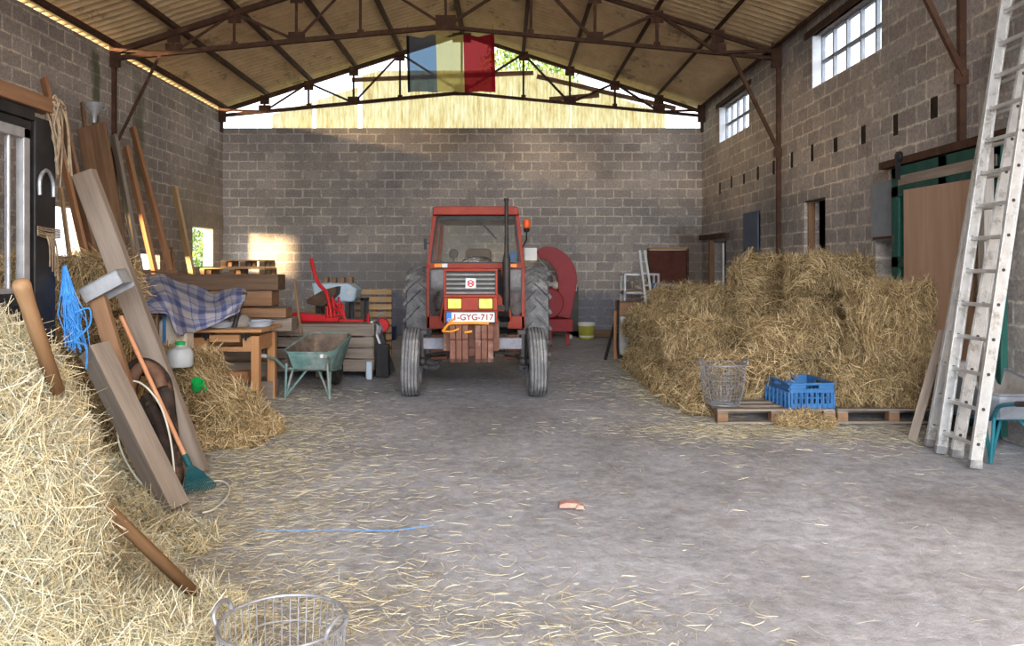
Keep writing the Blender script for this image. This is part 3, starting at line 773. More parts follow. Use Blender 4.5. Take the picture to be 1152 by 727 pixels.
# left pile
GL = 'straw bales piled on the left'
lb = ['bottom straw bale behind the leaning grey beam on the left', 'second straw bale up behind the leaning beams on the left', 'third straw bale up beside the blue twine on the left', 'topmost straw bale on the left, behind the black stall post']
for k in range(4): bale(-3.36 - 0.02 * k, 6.28, .39 * k, lb[k], (2, -3, 4, -2)[k], 1.0, 1.0, 1.0, GL)
bale(-2.66, 7.02, 0, 'loose straw bale on the floor left of the table leg', 4, 0.95, 1.0, 1.0, GL)
bale(-2.98, 7.08, .39, 'straw bale under the white jug beside the table', -5, 0.9, 0.85, 1.0, GL)

def heap(name, blobs, n, seed, mats, lab, cat, wmin=0.003, wmax=0.006, lmin=0.08, lmax=0.3, core=True, res=26):
    """loose straw heap over a union of mounds [(x,y,z,rx,ry,rz)]; straw lies on its outside"""
    rng = np.random.default_rng(seed); parts = []
    B = np.array(blobs, dtype=float)
    if core:
        for b in B:
            u = np.linspace(0, 2 * np.pi, res + 1); w = np.linspace(-np.pi / 2, np.pi / 2, res // 2 + 1)
            vs = np.array([[b[0] + b[3] * .93 * np.cos(q) * np.cos(p), b[1] + b[4] * .93 * np.cos(q) * np.sin(p), max(0.0, b[2] + b[5] * .93 * np.sin(q))] for q in w for p in u[:-1]])
            for v in vs:
                k = 1 + 0.06 * mathutils.noise.noise(Vector(v) * 5)
                v[0] = b[0] + (v[0] - b[0]) * k; v[1] = b[1] + (v[1] - b[1]) * k; v[2] = max(0.0, b[2] + (v[2] - b[2]) * k)
            fs = np.array([[i * res + k, i * res + (k + 1) % res, (i + 1) * res + (k + 1) % res, (i + 1) * res + k] for i in range(res // 2) for k in range(res)])
            parts.append((vs, fs, 0))
    ar = B[:, 3] * B[:, 5] + B[:, 4] * B[:, 5] + B[:, 3] * B[:, 4]; pr = ar / ar.sum()
    P_, D_, got = [], [], 0
    while got < n:
        k = n
        i = rng.choice(len(B), k, p=pr); q = rng.normal(size=(k, 3)); q /= np.linalg.norm(q, axis=1, keepdims=True)
        p = B[i, :3] + q * B[i, 3:] * rng.uniform(0.95, 1.02, (k, 1))
        ok = p[:, 2] > 0.005
        for b in B:
            ok &= (((p - b[:3]) / b[3:]) ** 2).sum(1) > 0.86
        nor = q / B[i, 3:]; nor /= np.linalg.norm(nor, axis=1, keepdims=True)
        d = rng.normal(size=(k, 3)); d -= nor * (d * nor).sum(1, keepdims=True) * 0.75; d[:, 2] -= 0.25
        d /= np.linalg.norm(d, axis=1, keepdims=True)
        P_.append(p[ok]); D_.append(d[ok]); got += int(ok.sum())
    p = np.concatenate(P_)[:n]; d = np.concatenate(D_)[:n]
    rv, rf = ribbons(rng, p, d, rng.uniform(lmin, lmax, n), rng.uniform(wmin, wmax, n), 0.12, 0.55)
    rv[:, 2] = np.maximum(rv[:, 2], 0.003)
    parts.append((rv, rf, 1))
    o = bpy.data.objects.new(name, np_mesh(name, parts, mats)); COL.objects.link(o)
    return tag(o, lab, cat, kind='stuff')
# the big pale pile in the near left corner
heap('straw_pile', [(-2.05, 2.95, 0.52, .50, .50, .82), (-1.92, 2.78, 0.50, .40, .42, .70), (-1.83, 2.72, 0.22, .36, .36, .62), (-1.62, 2.70, 0.58, .22, .28, .40), (-2.5, 3.2, .5, .5, .6, .7),
                    (-1.55, 2.62, 0.05, .33, .34, .47), (-1.33, 2.72, 0.02, .34, .34, .30), (-1.80, 3.35, 0.0, .42, .4, .40), (-1.05, 2.72, 0.0, .26, .28, .15), (-1.45, 3.1, 0.0, .4, .35, .16), (-1.26, 3.20, .03, .22, .18, .17)],
     90000, 5, [M['straw_core'], M['straw']], 'big loose pile of pale straw in the near left corner', 'straw', 0.0016, 0.0034, 0.06, 0.26)
# loose skirts of hay
heap('loose_hay', [(2.05, 8.25, 0, .22, .25, .22), (2.0, 8.8, 0, .25, .35, .30), (1.98, 9.4, 0, .24, .4, .34), (1.95, 10.1, 0, .22, .45, .38), (1.95, 10.9, 0, .2, .5, .36), (1.93, 11.7, 0, .18, .5, .32)],
     9000, 9, [M['hay_core'], M['hay']], 'loose hay spilling from the left foot of the right-hand stack', 'hay', 0.004, 0.007, 0.08, 0.26)
heap('loose_hay', [(2.80, 7.50, 0.0, .24, .10, .13), (2.95, 7.46, 0.0, .12, .1, .10)], 2600, 10, [M['hay_core'], M['hay']], 'tuft of hay fallen in front of the blue crate', 'hay', 0.003, 0.006, 0.06, 0.2)
heap('loose_hay', [(2.45, 8.15, PZ + .33, .48, .12, .12), (2.3, 9.0, .44, .4, .25, .12), (2.3, 9.6, .80, .42, .28, .10), (2.3, 10.6, .80, .4, .35, .12), (2.25, 11.6, .84, .4, .4, .10)], 9000, 15, [M['hay_core'], M['hay']], 'loose hay strewn over the left steps of the stack', 'hay', 0.004, 0.007, 0.1, 0.28)
heap('loose_hay', [(-2.25, 6.75, 0, .22, .2, .16), (-2.2, 7.2, 0, .2, .25, .2), (-2.7, 6.55, 0, .3, .14, .2)], 5000, 12, [M['hay_core'], M['hay']], 'loose hay at the foot of the left bales by the table', 'hay', 0.003, 0.006, 0.06, 0.22)
heap('loose_hay', [(-2.75, 5.2, 0, .5, .4, .25), (-2.5, 4.6, 0, .5, .45, .2), (-2.0, 4.3, 0, .45, .35, .10)], 9000, 13, [M['straw_core'], M['straw']], 'loose straw heaped under the leaning beams on the left', 'straw', 0.003, 0.006, 0.06, 0.24)

# straw littering the floor
def litter():
    rng = np.random.default_rng(77); pos = []
    def blob(cx, cy, rx, ry, n):
        q = rng.normal(size=(n, 2)) * 0.5; pos.append(np.c_[cx + q[:, 0] * rx, cy + q[:, 1] * ry])
    blob(-1.7, 4.4, .9, 1.6, 6500); blob(-1.9, 6.2, .8, 1.5, 4200); blob(-1.1, 3.4, 1.0, .7, 4200); blob(-2.2, 7.6, .9, .8, 2500); blob(-.8, 5.2, 1.5, 1.8, 1500)
    blob(1.9, 9.5, .55, 3.2, 5200); blob(2.4, 7.3, 1.4, .5, 3600); blob(1.3, 10, 1.2, 3, 900); blob(3.4, 7.0, 1.0, .7, 1300); blob(0.2, 3.3, 1.0, .5, 900)
    blob(-2.6, 9.0, 1.0, 1.0, 1800)
    pos.append(np.c_[rng.uniform(-2.5, 4.2, 1000), rng.uniform(3.0, 9.0, 1000)])
    pos.append(np.c_[rng.uniform(-5, 4, 900), rng.uniform(9.0, 17.0, 900)])
    p = np.concatenate(pos); p = p[(p[:, 0] > -6) & (p[:, 0] < 4.2) & (p[:, 1] > 2.6) & (p[:, 1] < 17.2)]; k = len(p)
    p3 = np.c_[p, rng.uniform(0.002, 0.012, k)]
    a = rng.uniform(0, np.pi * 2, k); d = np.c_[np.cos(a), np.sin(a), rng.normal(size=k) * 0.05]; d /= np.linalg.norm(d, axis=1, keepdims=True)
    rv, rf = ribbons(rng, p3, d, rng.uniform(0.025, 0.13, k) * rng.uniform(0.6, 1.2, k), rng.uniform(0.0014, 0.0032, k), 0, 0.5)
    rv[:, 2] = np.maximum(rv[:, 2], 0.0015)
    o = bpy.data.objects.new('straw_litter', np_mesh('straw_litter', [(rv, rf, 0)], [M['litter']])); COL.objects.link(o)
    tag(o, 'loose straws littering the concrete floor', 'straw', kind='stuff')
litter()
# ------------------------------------------------------------------ the red tractor
M['chrome'] = worn('dull_chrome', (0.50, 0.50, 0.50), (0.66, 0.66, 0.65), 0.35, 0.7, 12, 0.05)
M['yellow_lens'] = worn('yellow_lens', (0.80, 0.66, 0.03), (0.90, 0.82, 0.22), 0.25, 0, 16, 0.1)
M['orange_lens'] = worn('orange_lens', (0.75, 0.20, 0.01), (0.85, 0.30, 0.03), 0.25, 0, 16, 0.1)
M['red_lens'] = worn('orange_red_lens', (0.72, 0.06, 0.01), (0.85, 0.15, 0.03), 0.2, 0, 14, 0.1)
M['plate_white'] = worn('plate_white', (0.74, 0.75, 0.77), (0.82, 0.83, 0.84), 0.4, 0, 6, 0)
M['plate_blue'] = worn('plate_blue', (0.02, 0.16, 0.62), (0.03, 0.19, 0.68), 0.4, 0, 6, 0)
M['plate_text'] = worn('plate_lettering', (0.26, 0.03, 0.03), (0.32, 0.04, 0.04), 0.5, 0, 6, 0)
M['iron'] = worn('rusty_cast_iron', (0.15, 0.068, 0.05), (0.24, 0.115, 0.085), 0.85, 0, 9, 0.25, c3=(0.29, 0.19, 0.15), c3amt=0.3)
M['axle_grey'] = worn('grey_axle', (0.20, 0.20, 0.24), (0.34, 0.34, 0.37), 0.7, 0.1, 8, 0.15, c3=(0.22, 0.14, 0.11), c3amt=0.3)
M['seat'] = worn('seat_brown', (0.10, 0.065, 0.045), (0.18, 0.12, 0.085), 0.8, 0, 7, 0.1)
M['orange_strap'] = worn('orange_webbing', (0.85, 0.30, 0.02), (0.90, 0.38, 0.04), 0.6, 0, 7, 0.1)
M['cab_glass'] = glass_mat('cab_glass', (0.93, 0.95, 0.95), 0.07, (0.45, 0.42, 0.38))
M['dirty_glass'] = glass_mat('dirty_dark_glass', (0.16, 0.11, 0.12), 0.32, (0.34, 0.28, 0.28))

def text_mesh(name, body, size, mat, parent, loc, rot=(math.radians(90), 0, 0), extrude=0.001, bold=0.0):
    cu = bpy.data.curves.new(name, 'FONT'); cu.body = body; cu.size = size; cu.align_x = 'CENTER'; cu.align_y = 'CENTER'; cu.extrude = extrude; cu.offset = bold
    o = bpy.data.objects.new(name, cu); COL.objects.link(o)
    bpy.context.view_layer.update()
    me = bpy.data.meshes.new_from_object(o.evaluated_get(bpy.context.evaluated_depsgraph_get()))
    me.name = name; bpy.data.objects.remove(o)
    o = bpy.data.objects.new(name, me); COL.objects.link(o); me.materials.clear(); me.materials.append(mat)
    o.parent = parent; o.location = loc; o.rotation_euler = rot
    return o

T = thing('tractor', (-0.365, 9.3, 0), 'red farm tractor with glazed cab parked facing forward in the middle of the hall', 'tractor')
def B_(name, mb, mat, parent=T, **k): return mb.build(name, mat, parent, **k)

def tyre_profile(R, w, rim, ribs=0):
    h = w / 2; pr = [(rim, -h * .72), (rim + (R - rim) * .25, -h * .95), (rim + (R - rim) * .6, -h), (R * .965, -h * .88)]
    if ribs:
        n = ribs
        for k in range(n):
            a = -h * .84 + (2 * h * .84) * k / n; b = -h * .84 + (2 * h * .84) * (k + 1) / n; g = (b - a) * .16
            cr = R - 0.012 * ((a + b) / w) ** 2 * 2
            pr += [(cr - .016, a + g * .4), (cr, a + g), (cr, b - g), (cr - .016, b - g * .4)]
    else:
        pr += [(R * .985, -h * .5), (R * .99, 0), (R * .985, h * .5)]
    pr += [(R * .965, h * .88), (rim + (R - rim) * .6, h), (rim + (R - rim) * .25, h * .95), (rim, h * .72)]
    return pr
def rim_mesh(R, w):
    m = MB(); h = w / 2
    a = [(R * 1.04, .75), (R * .96, .70), (R * .93, .3), (R * .5, .2), (R * .25, .28), (R * .1, .3)]
    m.lathe([(r_, -h * z) for r_, z in a] + [(r_, h * z) for r_, z in reversed(a)], (0, 0, 0), 'X', 28, cap=False)
    for k in range(6):
        a = k * math.pi / 3
        m.cyl((-h * .35, math.cos(a) * R * .38, math.sin(a) * R * .38), (h * .35, math.cos(a) * R * .38, math.sin(a) * R * .38), R * .05, 6)
    return m
for s, dx in ((-1, -0.705), (1, 0.735)):
    w = MB().lathe(tyre_profile(0.40, 0.215, 0.22, 5), (0, 0, 0), 'X', 56, cap=False).build('front_wheel', M['rubber'], T, smooth=50)
    w.location = (dx, 0, 0.398); w.rotation_euler = (0, math.radians(-1.5 * s), math.radians(2.0 if s < 0 else 3.0))
    B_('rim', rim_mesh(0.22, 0.16), M['axle_grey'], w)
# rear wheels with chevron lugs
for s in (-1, 1):
    m = MB(); R, w_ = 0.725, 0.40
    m.lathe(tyre_profile(R, w_, 0.40, 0), (0, 0, 0), 'X', 64, cap=False)
    nl = 20
    for side in (-1, 1):
        for k in range(nl):
            a0 = 2 * math.pi * (k + (0.5 if side > 0 else 0)) / nl
            pts = []
            for t in range(6):
                u = t / 5; ang = a0 + 0.30 * u; x = side * (0.01 + u * w_ * .50)
                rr = R * (1.0 - 0.03 * u * u) + (0.014 if u < .9 else -0.02)
                pts.append((Vector((x, math.cos(ang) * rr, math.sin(ang) * rr)), Vector((0, math.cos(ang), math.sin(ang)))))
            for t in range(5):
                (p, u1), (q, u2) = pts[t], pts[t + 1]
                m.bar(p, q, 0.045, 0.05, up=(u1 + u2).normalized())
    wl_ = m.build('rear_wheel', M['rubber'], T, smooth=35)
    wl_.location = (s * 0.795, 2.35, 0.745)
    B_('rim', rim_mesh(0.40, 0.34), M['axle_grey'], wl_)
# front axle
m = MB(); m.bb(-.57, .57, -.06, .06, .545, .675)
m.build('front_axle', M['axle_grey'], T, bevel=0.008)
m = MB()
for s in (-1, 1):
    m.cyl((s * .585, 0, .36), (s * .585, 0, .74), .042, 14); m.cyl((s * .585, 0, .40), (s * .70, 0, .40), .05, 12); m.box((s * .57, -.01, .74), (.09, .10, .05)); m.bar((s * .60, .02, .40), (s * .52, .26, .44), .05, .04)
    m.tube([(s * .52, .26, .44), (s * .08, .22, .52)], .017, 8); m.ball((s * .585, -.03, .40), .055)
m.build('steering_knuckles', M['darksteel'], T)
m = MB(); m.bb(-.31, .31, -.42, .02, .56, .90); m.bb(-.2, .2, -.45, -.02, .50, .60)
m.build('front_bracket', M['iron'], T, bevel=0.012)
# six front weights
for k in range(6):
    x = (-.222 + k * .068) if k < 3 else (.032 + (k - 3) * .068 + .02)
    poly = [(-.16, .455), (-.02, .455), (.03, .50), (.03, .70), (.055, .72), (.055, .86), (.02, .875), (-.05, .875), (-.09, .84), (-.09, .76), (-.16, .72)]
    m = MB().prism([(-a, b) for a, b in poly], (x, -.60, 0), (0, 1, 0), (0, 0, 1), (.062, 0, 0))
    m.build('front_weight', M['iron'], T, bevel=0.006, smooth=0)
m = MB(); m.tube(catmull([(-.30, -.62, .80), (-.25, -.655, .86), (-.21, -.66, .885), (-.12, -.665, .888), (.05, -.665, .892), (.2, -.66, .885)], 5), .014, 8)
m.tube(catmull([(-.29, -.62, .80), (-.20, -.665, .80), (-.12, -.675, .83)], 5), .011, 6); m.tube(catmull([(.02, -.67, .80), (-.06, -.68, .79)], 3), .012, 6)
m.tube([(-.17, -.65, .94), (-.22, -.66, .90), (-.25, -.65, .865)], .012, 6)
m.build('orange_strap', M['orange_strap'], T)
# bonnet
m = MB(); 
sec = [(-.285, .93), (-.288, 1.40), (-.265, 1.455), (-.15, 1.478), (0, 1.483), (.15, 1.478), (.265, 1.455), (.288, 1.40), (.285, .93)]
m.prism(sec, (0, -.46, 0), (1, 0, 0), (0, 0, 1), (0, 1.46, 0)); m.build('bonnet', M['red'], T, bevel=0.008)
m = MB()
def fr(x0, x1, z0, z1, y0, y1, t):
    m.bb(x0, x1, y0, y1, z1 - t, z1); m.bb(x0, x1, y0, y1, z0, z0 + t); m.bb(x0, x0 + t, y0, y1, z0 + t, z1 - t); m.bb(x1 - t, x1, y0, y1, z0 + t, z1 - t)
fr(-.295, .295, 1.165, 1.475, -.56, -.44, .026)
m.build('grille_surround', M['red'], T, bevel=0.006)
m = MB(); m.bb(-.275, .275, -.49, -.465, 1.19, 1.45); g = m.build('grille', M['black'], T)
sl = MB()
for k in range(5): sl.box((0, -.51, 1.205 + .05 * k + .01), (.535, .03, .019), (math.radians(18), 0, 0))
sl.build('grille_slats', M['chrome'], g)
e = MB(); e.bb(-.058, .058, -.548, -.52, 1.262, 1.372); e = e.build('emblem', M['plate_white'], T, bevel=0.004)
em = MB()
em.tube([(0.020 * math.cos(a), -.551, 1.331 + .017 * math.sin(a)) for a in [k * math.pi / 8 for k in range(16)]], .006, 6, True)
em.tube([(0.022 * math.cos(a), -.551, 1.299 + .017 * math.sin(a)) for a in [k * math.pi / 8 for k in range(16)]], .006, 6, True)
for s in (-1, 1):
    for k in range(3): em.ball((s * (.030 + .003 * (k == 1)), -.551, 1.30 + .017 * k), (.008, .004, .007), 8, 6)
em.build('emblem_mark', M['red2'], e)
m = MB(); m.bb(-.295, .295, -.55, -.44, 1.02, 1.165); m.bb(-.295, .295, -.53, -.42, .88, 1.02); m.build('nose_panel', M['red'], T, bevel=0.008)
for x in (-.175, .165):
    m = MB(); m.bb(x - .085, x + .085, -.558, -.53, 1.03, 1.158); h = m.build('headlight', M['black'], T, bevel=0.02)
    m = MB(); m.bb(x - .075, x + .075, -.57, -.55, 1.04, 1.15); m.build('lens', M['yellow_lens'], h, bevel=0.02)
m = MB(); m.bb(-.275, .275, -.556, -.52, .885, 1.005); pl = m.build('number_plate', M['black'], T)
m = MB(); m.bb(-.262, .262, -.562, -.548, .893, .998); m.build('plate_face', M['plate_white'], pl, bevel=0.003)
m = MB(); m.bb(-.262, -.208, -.5635, -.555, .893, .998); m.build('blue_strip', M['plate_blue'], pl)
st = MB()
for k in range(8):
    a = k * math.pi / 4; st.box((-.235 + .014 * math.cos(a), -.5645, .918 + .014 * math.sin(a)), (.006, .002, .006))
st.build('plate_stars', M['plate_white'], pl)
text_mesh('plate_lettering', '1-GYG-717', .094, M['plate_text'], pl, (.027, -.564, .944), bold=.0018)
# engine, gearbox, rear axle
m = MB(); m.bb(-.22, .22, -.1, 1.3, .52, .95); m.bb(-.17, .17, 1.2, 2.5, .45, .9); m.bb(-.6, .6, 2.2, 2.5, .6, .86); m.bb(-.26, .26, .2, .6, .42, .6)
m.build('engine', M['darksteel'], T, bevel=0.02)
m = MB(); 
for s in (-1, 1):
    m = MB(); m.bb(*sorted((s * .60, s * .40)), 1.15, 1.55, .38, .61); m.bb(*sorted((s * .58, s * .36)), 1.0, 1.25, .30, .34); m.bb(*sorted((s * .38, s * .36)), 1.0, 1.25, .3, .6)
    m.build('step', M['iron'], T, bevel=0.01)
m = MB(); m.bb(-.60, .60, 2.55, 2.62, .5, 1.45); m.bb(-.58, .58, 1.05, 2.6, .72, .78); m.bb(-.29, .29, 1.02, 1.12, .75, 1.46); m.build('cab_floor', M['black'], T)
# exhaust
m = MB(); m.lathe([(.030, .95), (.036, 1.0), (.05, 1.05), (.05, 1.58), (.036, 1.64), (.03, 1.68), (.024, 1.9), (.024, 2.30), (.03, 2.31), (.03, 2.34), (.018, 2.34), (.018, 2.1)], (.395, .55, 0), 'Z', 18)
m.bar((.25, .55, 1.0), (.40, .55, 1.0), .06, .06); m.build('exhaust_stack', M['darksteel'], T)
m = MB(); m.prism([(.29, .95), (.42, .95), (.36, 1.08), (.29, 1.18)], (0, .55, 0), (1, 0, 0), (0, 0, 1), (0, .03, 0)); m.prism([(-.29, .93), (-.36, .93), (-.36, 1.08), (-.29, 1.12)], (0, .55, 0), (1, 0, 0), (0, 0, 1), (0, .03, 0)); m.build('engine_side_plate', M['red'], T)
# cab
yb0, yb1 = 1.02, 1.14       # windscreen foot and head
m = MB()
bt = [(-.60, 1.535), (.60, 1.535), (.53, 2.175), (-.53, 2.175)]
for s in (-1, 1):
    m.bar((s * .605, yb0, 1.48), (s * .535, yb1, 2.19), .055, .06, (0, 1, 0))
    m.bar((s * .60, 2.5, 1.48), (s * .535, 2.42, 2.19), .055, .06, (0, 1, 0))
    m.bar((s * .605, 1.75, 1.5), (s * .54, 1.75, 2.19), .035, .045, (0, 1, 0))
    m.bar((s * .61, yb0, 1.52), (s * .61, 2.5, 1.52), .05, .05)
    m.bar((s * .612, yb0, .70), (s * .612, yb0, 1.52), .045, .06, (0, 1, 0))
    m.bar((s * .335, yb0 - .01, 1.47), (s * .46, yb0 - .01, .80), .03, .05, (0, 1, 0))
    m.prism([(s * .63, .70), (s * .63, .865), (s * .47, .865), (s * .40, .74), (s * .42, .70)], (0, yb0 - .03, 0), (1, 0, 0), (0, 0, 1), (0, .05, 0))
m.bb(-.62, .62, yb0 - .03, yb0 + .05, 1.475, 1.545); m.bb(-.60, .60, 2.46, 2.53, 1.45, 1.56); m.bb(-.535, .535, 2.38, 2.45, 2.12, 2.19)
m.build('cab_frame', M['red'], T, bevel=0.006)
m = MB(); m.prism([(-.555, 2.165), (.555, 2.165), (.545, 2.262), (.50, 2.275), (-.50, 2.275), (-.545, 2.262)], (0, .98, 0), (1, 0, 0), (0, 0, 1), (0, 1.55, 0)); m.build('cab_roof', M['red'], T, bevel=0.012)
m = MB(); m.bb(-.50, .50, 1.15, 2.42, 2.10, 2.165); m.build('headlining', M['black'], T, bevel=0.01)
def quad_frame(pts, y0, y1, t):
    mm = MB(); n = len(pts)
    for i in range(n):
        a, b = pts[i], pts[(i + 1) % n]
        fa = (a[1] - 1.535) / .64; fb = (b[1] - 1.535) / .64
        mm.bar((a[0], y0 + (y1 - y0) * fa, a[1]), (b[0], y0 + (y1 - y0) * fb, b[1]), t, t, (0, 1, 0))
    return mm
ws = [(-.575, 1.55), (.575, 1.55), (.51, 2.15), (-.51, 2.15)]
quad_frame(ws, yb0 - .02, yb1 - .02, .022).build('windscreen_seal', M['black'], T)
m = MB(); m.add([(x, yb0 - .005 + (yb1 - yb0) * (z - 1.535) / .64, z) for x, z in ws] + [(x, yb0 + (yb1 - yb0) * (z - 1.535) / .64, z) for x, z in ws], [(0, 1, 2, 3), (7, 6, 5, 4), (0, 4, 5, 1), (1, 5, 6, 2), (2, 6, 7, 3), (3, 7, 4, 0)])
m.build('windscreen', M['cab_glass'], T, smooth=0)
m = MB(); m.add([(x * 1.0, 2.49 - .08 * (z - 1.535) / .64, z) for x, z in ws], [(0, 1, 2, 3)]); m.build('rear_window', M['cab_glass'], T, smooth=0, solid=0.004)
for s in (-1, 1):
    m = MB(); m.add([(s * .60, 1.06, 1.55), (s * .60, 2.46, 1.55), (s * .54, 2.40, 2.15), (s * .54, 1.17, 2.15)], [(0, 1, 2, 3)]); m.build('side_window', M['cab_glass'], T, smooth=0, solid=0.004)
    m = MB(); m.prism([(s * .355, 1.465), (s * .585, 1.465), (s * .585, .93), (s * .55, .875), (s * .50, .875), (s * .46, .93)], (0, yb0 - .025, 0), (1, 0, 0), (0, 0, 1), (0, .01, 0)); m.build('lower_window', M['dirty_glass'], T, smooth=0)
    m = MB(); po = [(s * .36, 1.465), (s * .588, 1.465), (s * .588, .93), (s * .55, .872), (s * .495, .872), (s * .455, .93)]
    for i in range(6):
        a, b = po[i], po[(i + 1) % 6]; m.bar((a[0], yb0 - .03, a[1]), (b[0], yb0 - .03, b[1]), .016, .016, (0, 1, 0))
    m.build('window_seal', M['black'], T)
    # fenders close to the cab
    m = MB()
    arc = [(2.35 + .82 * math.cos(a), .76 + .82 * math.sin(a)) for a in [math.radians(20 + 14 * k) for k in range(10)]]
    m.sweep([(s * .60, y, z) for y, z in arc], (1, 0, 0), .10, .02); m.build('fender', M['red'], T, smooth=30)
    m = MB(); m.bb(*(sorted((s * .53, s * .43))), yb0 - .09, yb0 - .02, 1.487, 1.538); i_ = m.build('indicator', M['orange_lens'], T, bevel=0.006)
    if s < 0:
        m = MB(); m.bb(-.43, -.36, yb0 - .085, yb0 - .02, 1.487, 1.538); m.build('side_lamp', M['plate_white'], i_, bevel=0.006)
# wiper, mirrors, lamps
m = MB(); m.bar((-.02, yb1 - .05, 2.17), (.25, yb0 + .02, 1.88), .012, .016, (0, 1, 0)); m.bar((.03, yb1 - .07, 2.12), (.27, yb0 + .0, 1.855), .02, .012, (0, 1, 0)); m.cyl((-.02, yb1 - .07, 2.17), (-.02, yb1 + .02, 2.17), .018); m.build('wiper', M['black'], T)
m = MB(); m.lathe([(.0, -.02), (.028, -.02), (.04, 0), (.042, .045), (.0, .05)], (.67, 1.5, 1.985), 'Z', 16); m.tube([(.67, 1.5, 1.97), (.67, 1.5, 1.86), (.60, 1.5, 1.74)], .011, 8); bc = m.build('beacon', M['black'], T)
m = MB(); m.lathe([(.045, 0), (.050, .01), (.050, .08), (.044, .11), (.02, .125), (0, .127)], (.67, 1.5, 2.02), 'Z', 20); m.build('beacon_lens', M['red_lens'], bc)
m = MB(); m.bb(.655, .83, 2.0, 2.10, 1.585, 1.765); m.tube([(.6, 2.05, 1.6), (.7, 2.05, 1.62)], .014, 8); m.build('work_lamp', M['white'], T, bevel=0.012)
m = MB(); m.bb(-.67, -.64, 1.05, 1.09, 1.72, 1.86); m.tube([(-.6, 1.06, 1.8), (-.655, 1.07, 1.8)], .008, 6); m.build('mirror', M['black'], T, bevel=0.008)
m = MB(); m.lathe([(0, -.03), (.05, -.03), (.062, -.01), (.062, .02), (0, .022)], (-.30, 1.25, 1.67), 'Y', 18); m.tube([(-.30, 1.25, 1.61), (-.31, 1.22, 1.48)], .01, 6); m.build('cab_lamp', M['darksteel'], T)
m = MB(); m.prism([(-.20, 1.30), (.20, 1.30), (.19, 1.70), (.15, 1.76), (-.15, 1.76), (-.19, 1.70)], (0, 2.12, 0), (1, 0, 0), (0, 0, 1), (0, .10, 0)); m.bb(-.23, .23, 1.75, 2.2, 1.16, 1.28); m.bb(-.12, .12, 1.9, 2.15, .78, 1.18); m.build('seat', M['seat'], T, bevel=0.03)
m = MB(); sw = [(0.0 + .20 * math.cos(a), 1.48 + .17 * math.sin(a), 1.55 + .085 * math.sin(a)) for a in [k * math.pi / 12 for k in range(24)]]
m.tube(sw, .014, 8, True); m.tube([(0, 1.48, 1.55), (0, 1.32, 1.2)], .022, 8); m.bar((-.2, 1.48, 1.55), (.2, 1.48, 1.55), .02, .012); m.build('steering_wheel', M['black'], T)
m = MB(); m.bb(.44, .54, 1.22, 1.26, 1.57, 1.70); m.build('cab_sticker', M['blue_plastic'], T)
# ------------------------------------------------------------------ left side
def plank(name, p, q, w, t, mat, label, cat, group=None, wdir=(1, 0, 0), parent=None, bevel=0.004, jag=0.0):
    """timber with its grain along its length, from foot p to head q"""
    p = Vector(p); q = Vector(q); z = (q - p); L = z.length; z.normalize()
    x = Vector(wdir); x = (x - z * x.dot(z)).normalized(); y = z.cross(x)
    mb = MB(); n = 6; rr = random.Random(hash((round(p.x, 2), round(q.z, 2))) & 0xffff)
    for i in range(n + 1):
        h = L * i / n; bw = 0.006 * jag * rr.uniform(-1, 1)
        mb.v += [(-w / 2 + bw, -t / 2, h), (w / 2 + bw, -t / 2, h), (w / 2 + bw, t / 2, h), (-w / 2 + bw, t / 2, h)]
    for i in range(n):
        for k in range(4): mb.f.append((i * 4 + k, i * 4 + (k + 1) % 4, i * 4 + 4 + (k + 1) % 4, i * 4 + 4 + k))
    mb.f += [(3, 2, 1, 0), tuple(n * 4 + k for k in range(4))]
    me = bpy.data.meshes.new(name); me.from_pydata(mb.v, [], mb.f)
    me.materials.append(mat); o = bpy.data.objects.new(name, me); COL.objects.link(o)
    o.matrix_world = Matrix((x, y, z)).transposed().to_4x4(); o.location = p
    if bevel:
        b = o.modifiers.new('edge', 'BEVEL'); b.width = bevel; b.segments = 2
    if parent: o.parent = parent
    elif label: tag(o, label, cat, group)
    return o

# --- black stall partition
gate = thing('stall_partition', (-2.85, 4.2, 0), 'black steel stall partition with grey bars at the far left edge', 'stall partition')
xg = -2.83
m = MB(); m.bb(xg - .05, xg + .03, 4.78, 5.0, 0, 2.40); m.build('post', M['black'], gate, world=True, bevel=0.008)
m = MB(); m.bb(xg - .03, xg + .02, 3.2, 4.78, 0, 1.30); m.bb(xg - .04, xg + .03, 3.2, 4.78, 1.27, 1.345); m.build('lower_panel', M['black'], gate, world=True, bevel=0.006)
m = MB(); m.bb(xg - .04, xg + .03, 3.2, 4.78, 2.37, 2.44); m.bb(xg - .03, xg + .03, 3.2, 4.74, 2.30, 2.36); m.build('top_rail', M['black'], gate, world=True, bevel=0.005)
m = MB(); m.bb(xg - .015, xg + .035, 4.66, 4.72, 1.345, 2.31); m.bb(xg - .015, xg + .035, 3.2, 4.72, 2.25, 2.31); m.bb(xg - .015, xg + .035, 3.2, 4.72, 1.345, 1.375); m.build('bar_frame', M['galv'], gate, world=True, bevel=0.004)
for k in range(9): MB().cyl((xg + .01, 4.55 - .14 * k, 1.36), (xg + .01, 4.55 - .14 * k, 2.27), .012, 10).build('bar', M['galv'], gate, world=True)
m = MB()
for k in range(14): m.cyl((xg - .02, 3.25 + .11 * k, 1.36), (xg - .02, 3.25 + .11 * k, 2.27), .003, 5)
for k in range(9): m.cyl((xg - .02, 3.2, 1.40 + .10 * k), (xg - .02, 4.66, 1.40 + .10 * k), .003, 5)
m.build('wire_mesh', M['wire'], gate, world=True)
pl_ = plank('wooden_beam', (xg, 3.2, 2.49), (xg, 4.98, 2.49), .10, .09, M['wood_brown'], 'reddish-brown wooden beam laid along the top of the black stall partition', 'beam')
